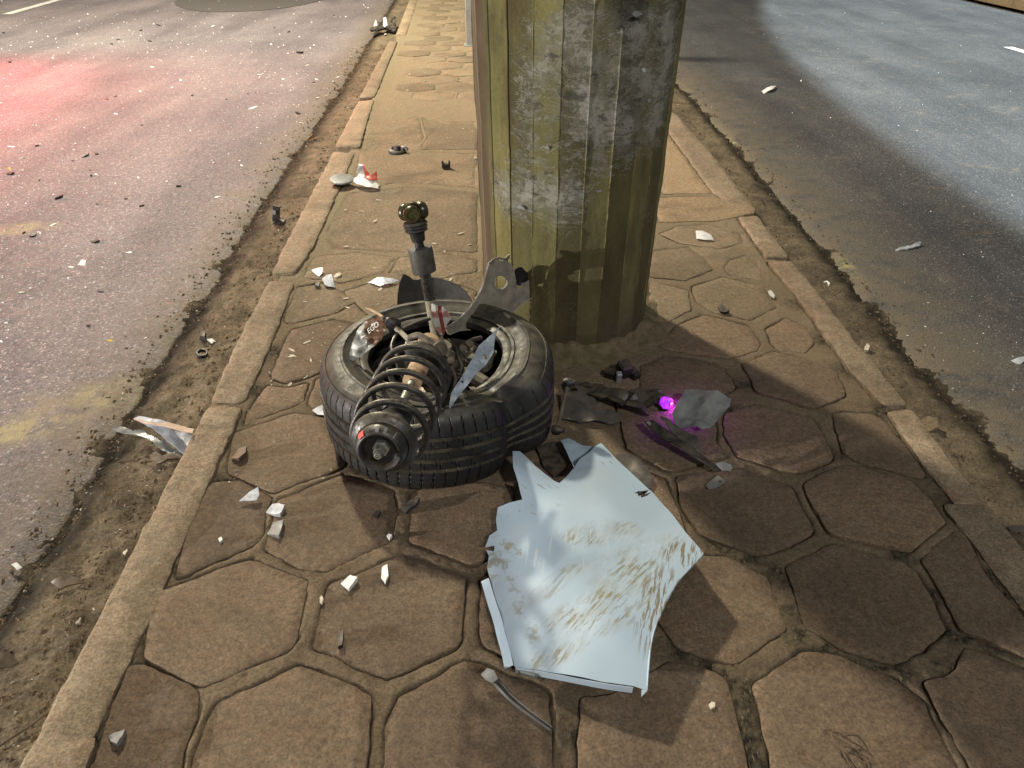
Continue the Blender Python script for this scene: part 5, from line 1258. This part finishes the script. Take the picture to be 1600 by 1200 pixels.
# left gutter bits
rg = MB().lathe(P(316, 556, -.062), (.2, -.2, 1), [(0, .020), (.012, .022), (.020, .020), (.020, .015), (.004, .015), (0, .020)], 18).build('rubber_ring', m_boot); tag(rg, 'black rubber ring in the left gutter dirt', 'ring')
chunk('plastic_chunk', 'small black cube in the left gutter above the ring', 'fragment', [(311, 524), (313, 517), (321, 518), (320, 527)], m_black, -.062, .018)
shard('plastic_shard', 'thin pale splinter beside the black cube', 'fragment', [(322, 526), (330, 523), (335, 525), (329, 530)], m_white, -.06, .003, (0, .3), 3)
chunk('pebble', 'whitish stone low in the left gutter', 'stone', [(116, 968), (121, 963), (127, 966), (125, 973), (118, 975)], m_stone, -.06, .010)
chunk('pebble', 'white chip beside the kerb in the left gutter', 'stone', [(192, 858), (196, 854), (199, 860), (196, 866), (192, 864)], m_stone, -.06, .010)
shard('plastic_shard', 'white flat chip on the left road edge', 'fragment', [(18, 882), (26, 878), (34, 884), (26, 889)], m_white, -.072, .003, (0, .2), 3)
# twigs
def twig(label, paths, r, name='twig', z=0.0):
    m = MB(); rng = random.Random(len(label))
    for pth in paths:
        pts = spline([P(a, b, z + r + .001 + h) for a, b, h in pth], 6); L = len(pts)
        m.tube(pts, [r * (1 - .5 * i / L) for i in range(L)], 6)
    return tag(m.build(name, m_twig), label, 'twig')
twig('dry twig lying in the left gutter at the picture corner', [[(-30, 1185, 0), (10, 1158, .004), (45, 1135, .006), (82, 1108, .008)]], .0035, z=-.06)
twig('thin dry stem in the dirt right of the brown plastic piece', [[(118, 912, .004), (140, 909, .006), (166, 910, .004)]], .0016, z=-.058)
twig('tangled dry twig on the paver at the lower right', [[(1330, 1198, .0), (1316, 1172, .01), (1300, 1150, .016), (1308, 1144, .012), (1330, 1158, .008), (1350, 1172, .006), (1352, 1195, .004)], [(1300, 1150, .012), (1320, 1160, .008), (1345, 1180, .002), (1362, 1215, 0)], [(1316, 1150, .014), (1340, 1150, .010), (1356, 1170, .004)], [(1310, 1160, .004), (1330, 1185, .006), (1345, 1205, .002)]], .0022)
# purple lamp still glowing among the debris
lq = P(1045, 628, .03)
t = NT('purple_glow'); t.fin(t.mix(t.ramp(t.noise(90, 3), .42, .6), (0.6, 0.08, 0.8), (0.15, 0.02, 0.35)), .3)
t.put(t.b.inputs['Emission Color'], t.mix(t.ramp(t.noise(110, 3), .40, .60), (0.62, 0.04, 1.0), (0.30, 0.02, 0.85))); t.b.inputs['Emission Strength'].default_value = 0.85
pled = empty('purple_lamp', lq - Vector((0, 0, .03)), 'small glowing purple lamp among the black debris by the pole', 'lamp')
o2 = MB().lathe(lq + Vector((-.012, 0, -.012)), (.35, -.35, 1), [(-.004, .001), (-.002, .013), (.006, .019), (.016, .018), (.026, .014), (.033, .008), (.036, .001)], 16, jit=.9).build('lens', t.m, pled)
MB().lathe(lq + Vector((-.012, .004, -.029)), (.2, -.2, 1), [(0, .001), (0, .016), (.016, .018), (.018, .001)], 12).build('socket', m_black, pled)
lamp('purple_lamp_light', 'POINT', lq + Vector((0.034, -.012, -.008)), 0.55, (0.62, 0.08, 1.0), 0.008)

# ------------------------------------------------------------------ scattered fragments: single pieces, then the uncountable grit
def proto(name, kind, seed):
    rng = random.Random(seed); n = rng.choice((4, 5, 6)); pts = []
    for k_ in range(n):
        a = 2 * math.pi * (k_ + rng.uniform(-.3, .3)) / n; rr = rng.uniform(.5, 1.0)
        pts.append((rr * math.cos(a) * 1.5, rr * math.sin(a) * .75))
    h = .22 if kind == 'flat' else .7
    V = [Vector((a, b, h * (.5 + .5 * rng.random()))) for a, b in pts] + [Vector((a * .9, b * .9, 0)) for a, b in pts]
    Fs = [tuple(range(n)), tuple(range(2 * n - 1, n - 1, -1))] + [(i, n + i, n + (i + 1) % n, (i + 1) % n) for i in range(n)]
    me = bpy.data.meshes.new(name); me.from_pydata([tuple(q) for q in V], [], Fs); me.update(); return me
rng = random.Random(21)
KINDS = [('road_shard', 'small pale shard scattered on the left road', m_white, 'pale shards on the left road', 'flat', 62),
         ('dark_road_shard', 'small dark plastic bit scattered on the left road', m_black, 'dark bits on the left road', 'block', 44),
         ('orange_lens_shard', 'small amber lens shard scattered on the left road', m_leaf, 'amber shards on the left road', 'flat', 7),
         ('red_lens_shard', 'small red lens shard scattered on the left road', m_red, 'red shards on the left road', 'flat', 3)]
for (nm, lab, mt_, grp, kd, num) in KINDS:
    ms = [proto(nm, kd, 100 + i + num) for i in range(6)]
    for m_ in ms: m_.materials.append(mt_)
    made = 0
    while made < num:
        px = rng.uniform(-10, 600); py = rng.uniform(6, 560) ** 1.0
        if py > 330 and rng.random() < .75: continue
        q = P(px, py, -.075)
        if q.x > le(q.y) - .05: continue
        o = bpy.data.objects.new(nm, rng.choice(ms)); s_ = rng.uniform(.006, .019) * (1 + .05 * q.y)
        if rng.random() < .12: s_ *= 1.8
        o.scale = (s_, s_ * rng.uniform(.6, 1.1), s_ * .8); o.rotation_euler = (rng.uniform(-.25, .25), rng.uniform(-.25, .25), rng.uniform(0, 6.28))
        link(o, (q.x, q.y, -.0745), None); tag(o, lab, 'fragment', grp); made += 1
ms = [proto('paving_shard', 'flat', 300 + i) for i in range(5)]
for m_ in ms: m_.materials.append(m_stone)
made = 0
while made < 60:
    px = rng.uniform(380, 745); py = rng.uniform(60, 640); q = P(px, py, 0)
    if q.x < lk(q.y) + .13 or (q - TC).length < .42: continue
    o = bpy.data.objects.new('paving_shard', rng.choice(ms)); s_ = rng.uniform(.004, .013) * (1 + .05 * q.y)
    o.scale = (s_, s_ * rng.uniform(.6, 1.1), s_ * .8); o.rotation_euler = (0, 0, rng.uniform(0, 6.28)); link(o, (q.x, q.y, .002), None)
    tag(o, 'small cream chip scattered on the paving left of the pole', 'fragment', 'cream chips on the paving'); made += 1
def grit(name, label, cat, mat, num, place, smin, smax, flat=.6, seed=1):
    rng = np.random.default_rng(seed); V = []; Fs = []
    base = [(1, 0, 0), (-.4, .9, 0), (-.5, -.8, 0), (.1, .05, 1.0), (-.6, .1, .7)]
    bf = [(0, 1, 3), (1, 4, 3), (1, 2, 4), (2, 0, 3), (2, 3, 4)]
    for i in range(num):
        p = place(rng)
        if p is None: continue
        s_ = float(smin + (smax - smin) * rng.random() ** 2.5) * (1 + .07 * p[1]); a = rng.random() * 6.28; ca, sa = math.cos(a), math.sin(a); b = len(V)
        for (x_, y_, z_) in base:
            x_ *= s_ * (1 + .3 * rng.random()); y_ *= s_ * .75; V.append((p[0] + x_ * ca - y_ * sa, p[1] + x_ * sa + y_ * ca, p[2] + z_ * s_ * flat - .0004))
        Fs += [tuple(k_ + b for k_ in q) for q in bf]
    o = mesh(name, V, Fs, mat, None, (0, 0, 0), smooth=False); return tag(o, label, cat, None, 'stuff')
def on_road(rng):
    q = P(rng.uniform(-40, 620), rng.uniform(-5, 620) ** 1.0, -.075)
    if q.x > le(q.y) - .02: return None
    if noise.noise(Vector((q.x * .5, q.y * .35, 3))) + .25 < rng.random() * .7: return None
    return (q.x, q.y, -.0745)
grit('glass_crumbs', 'fine glass crumbs glittering all over the left road', 'glass', m_glass, 9000, on_road, .0016, .0075, .7, 3)
def on_pave(rng):
    q = P(rng.uniform(330, 745), rng.uniform(0, 760), 0)
    if q.x < lk(q.y) + .02: return None
    if (q.xy - TC.xy).length < .36: return None
    if q.y < 2.0 and rng.random() < .6: return None
    return (q.x, q.y, .0015)
grit('paving_crumbs', 'fine pale crumbs dusted over the paving', 'grit', m_stone, 3000, on_pave, .0009, .0042, .6, 5)
def in_gut(edge_k, edge_r, side):
    def f_(rng):
        y_ = .6 + 8.5 * rng.random() ** 1.5; s_ = rng.random() if rng.random() < .6 else 1 + .22 * rng.normal(); x_ = edge_k(y_) + (edge_r(y_) - edge_k(y_)) * s_
        s2_ = max(0., min(1., s_)); z_ = max(-0.052 - 0.036 * s2_ ** 1.6 + 0.016 * fb(x_, y_, side, 7, 4), -.0755 if s_ > 1.12 else -9)
        if s_ < .02: return None
        return (x_, y_, z_)
    return f_
m_clod = m_plain('soil_clod', (0.10, 0.07, 0.043), (0.21, 0.15, 0.09), .95, 0, 60, .6, .003, .1)
grit('dirt_clods', 'loose brown dirt crumbs along the left gutter', 'grit', m_clod, 9000, in_gut(lk, le, -1), .0012, .0085, .8, 7)
grit('dirt_clods', 'loose brown dirt crumbs along the right gutter', 'grit', m_clod, 6000, in_gut(rk, re_, 1), .0012, .0075, .8, 8)
grit('pale_gravel', 'pale small gravel and shell bits in the left gutter', 'grit', m_stone, 700, in_gut(lk, le, -1), .0015, .007, .6, 9)
grit('pale_gravel', 'pale small gravel bits in the right gutter', 'grit', m_stone, 300, in_gut(rk, re_, 1), .0012, .006, .6, 10)
def on_rroad(rng):
    q = P(rng.uniform(1050, 1640), rng.uniform(0, 700), -.075)
    if q.x < re_(q.y) + .02: return None
    return (q.x, q.y, -.0745)
grit('road_grit', 'sparse white grit on the right road', 'grit', m_glass, 420, on_rroad, .0012, .005, .6, 11)
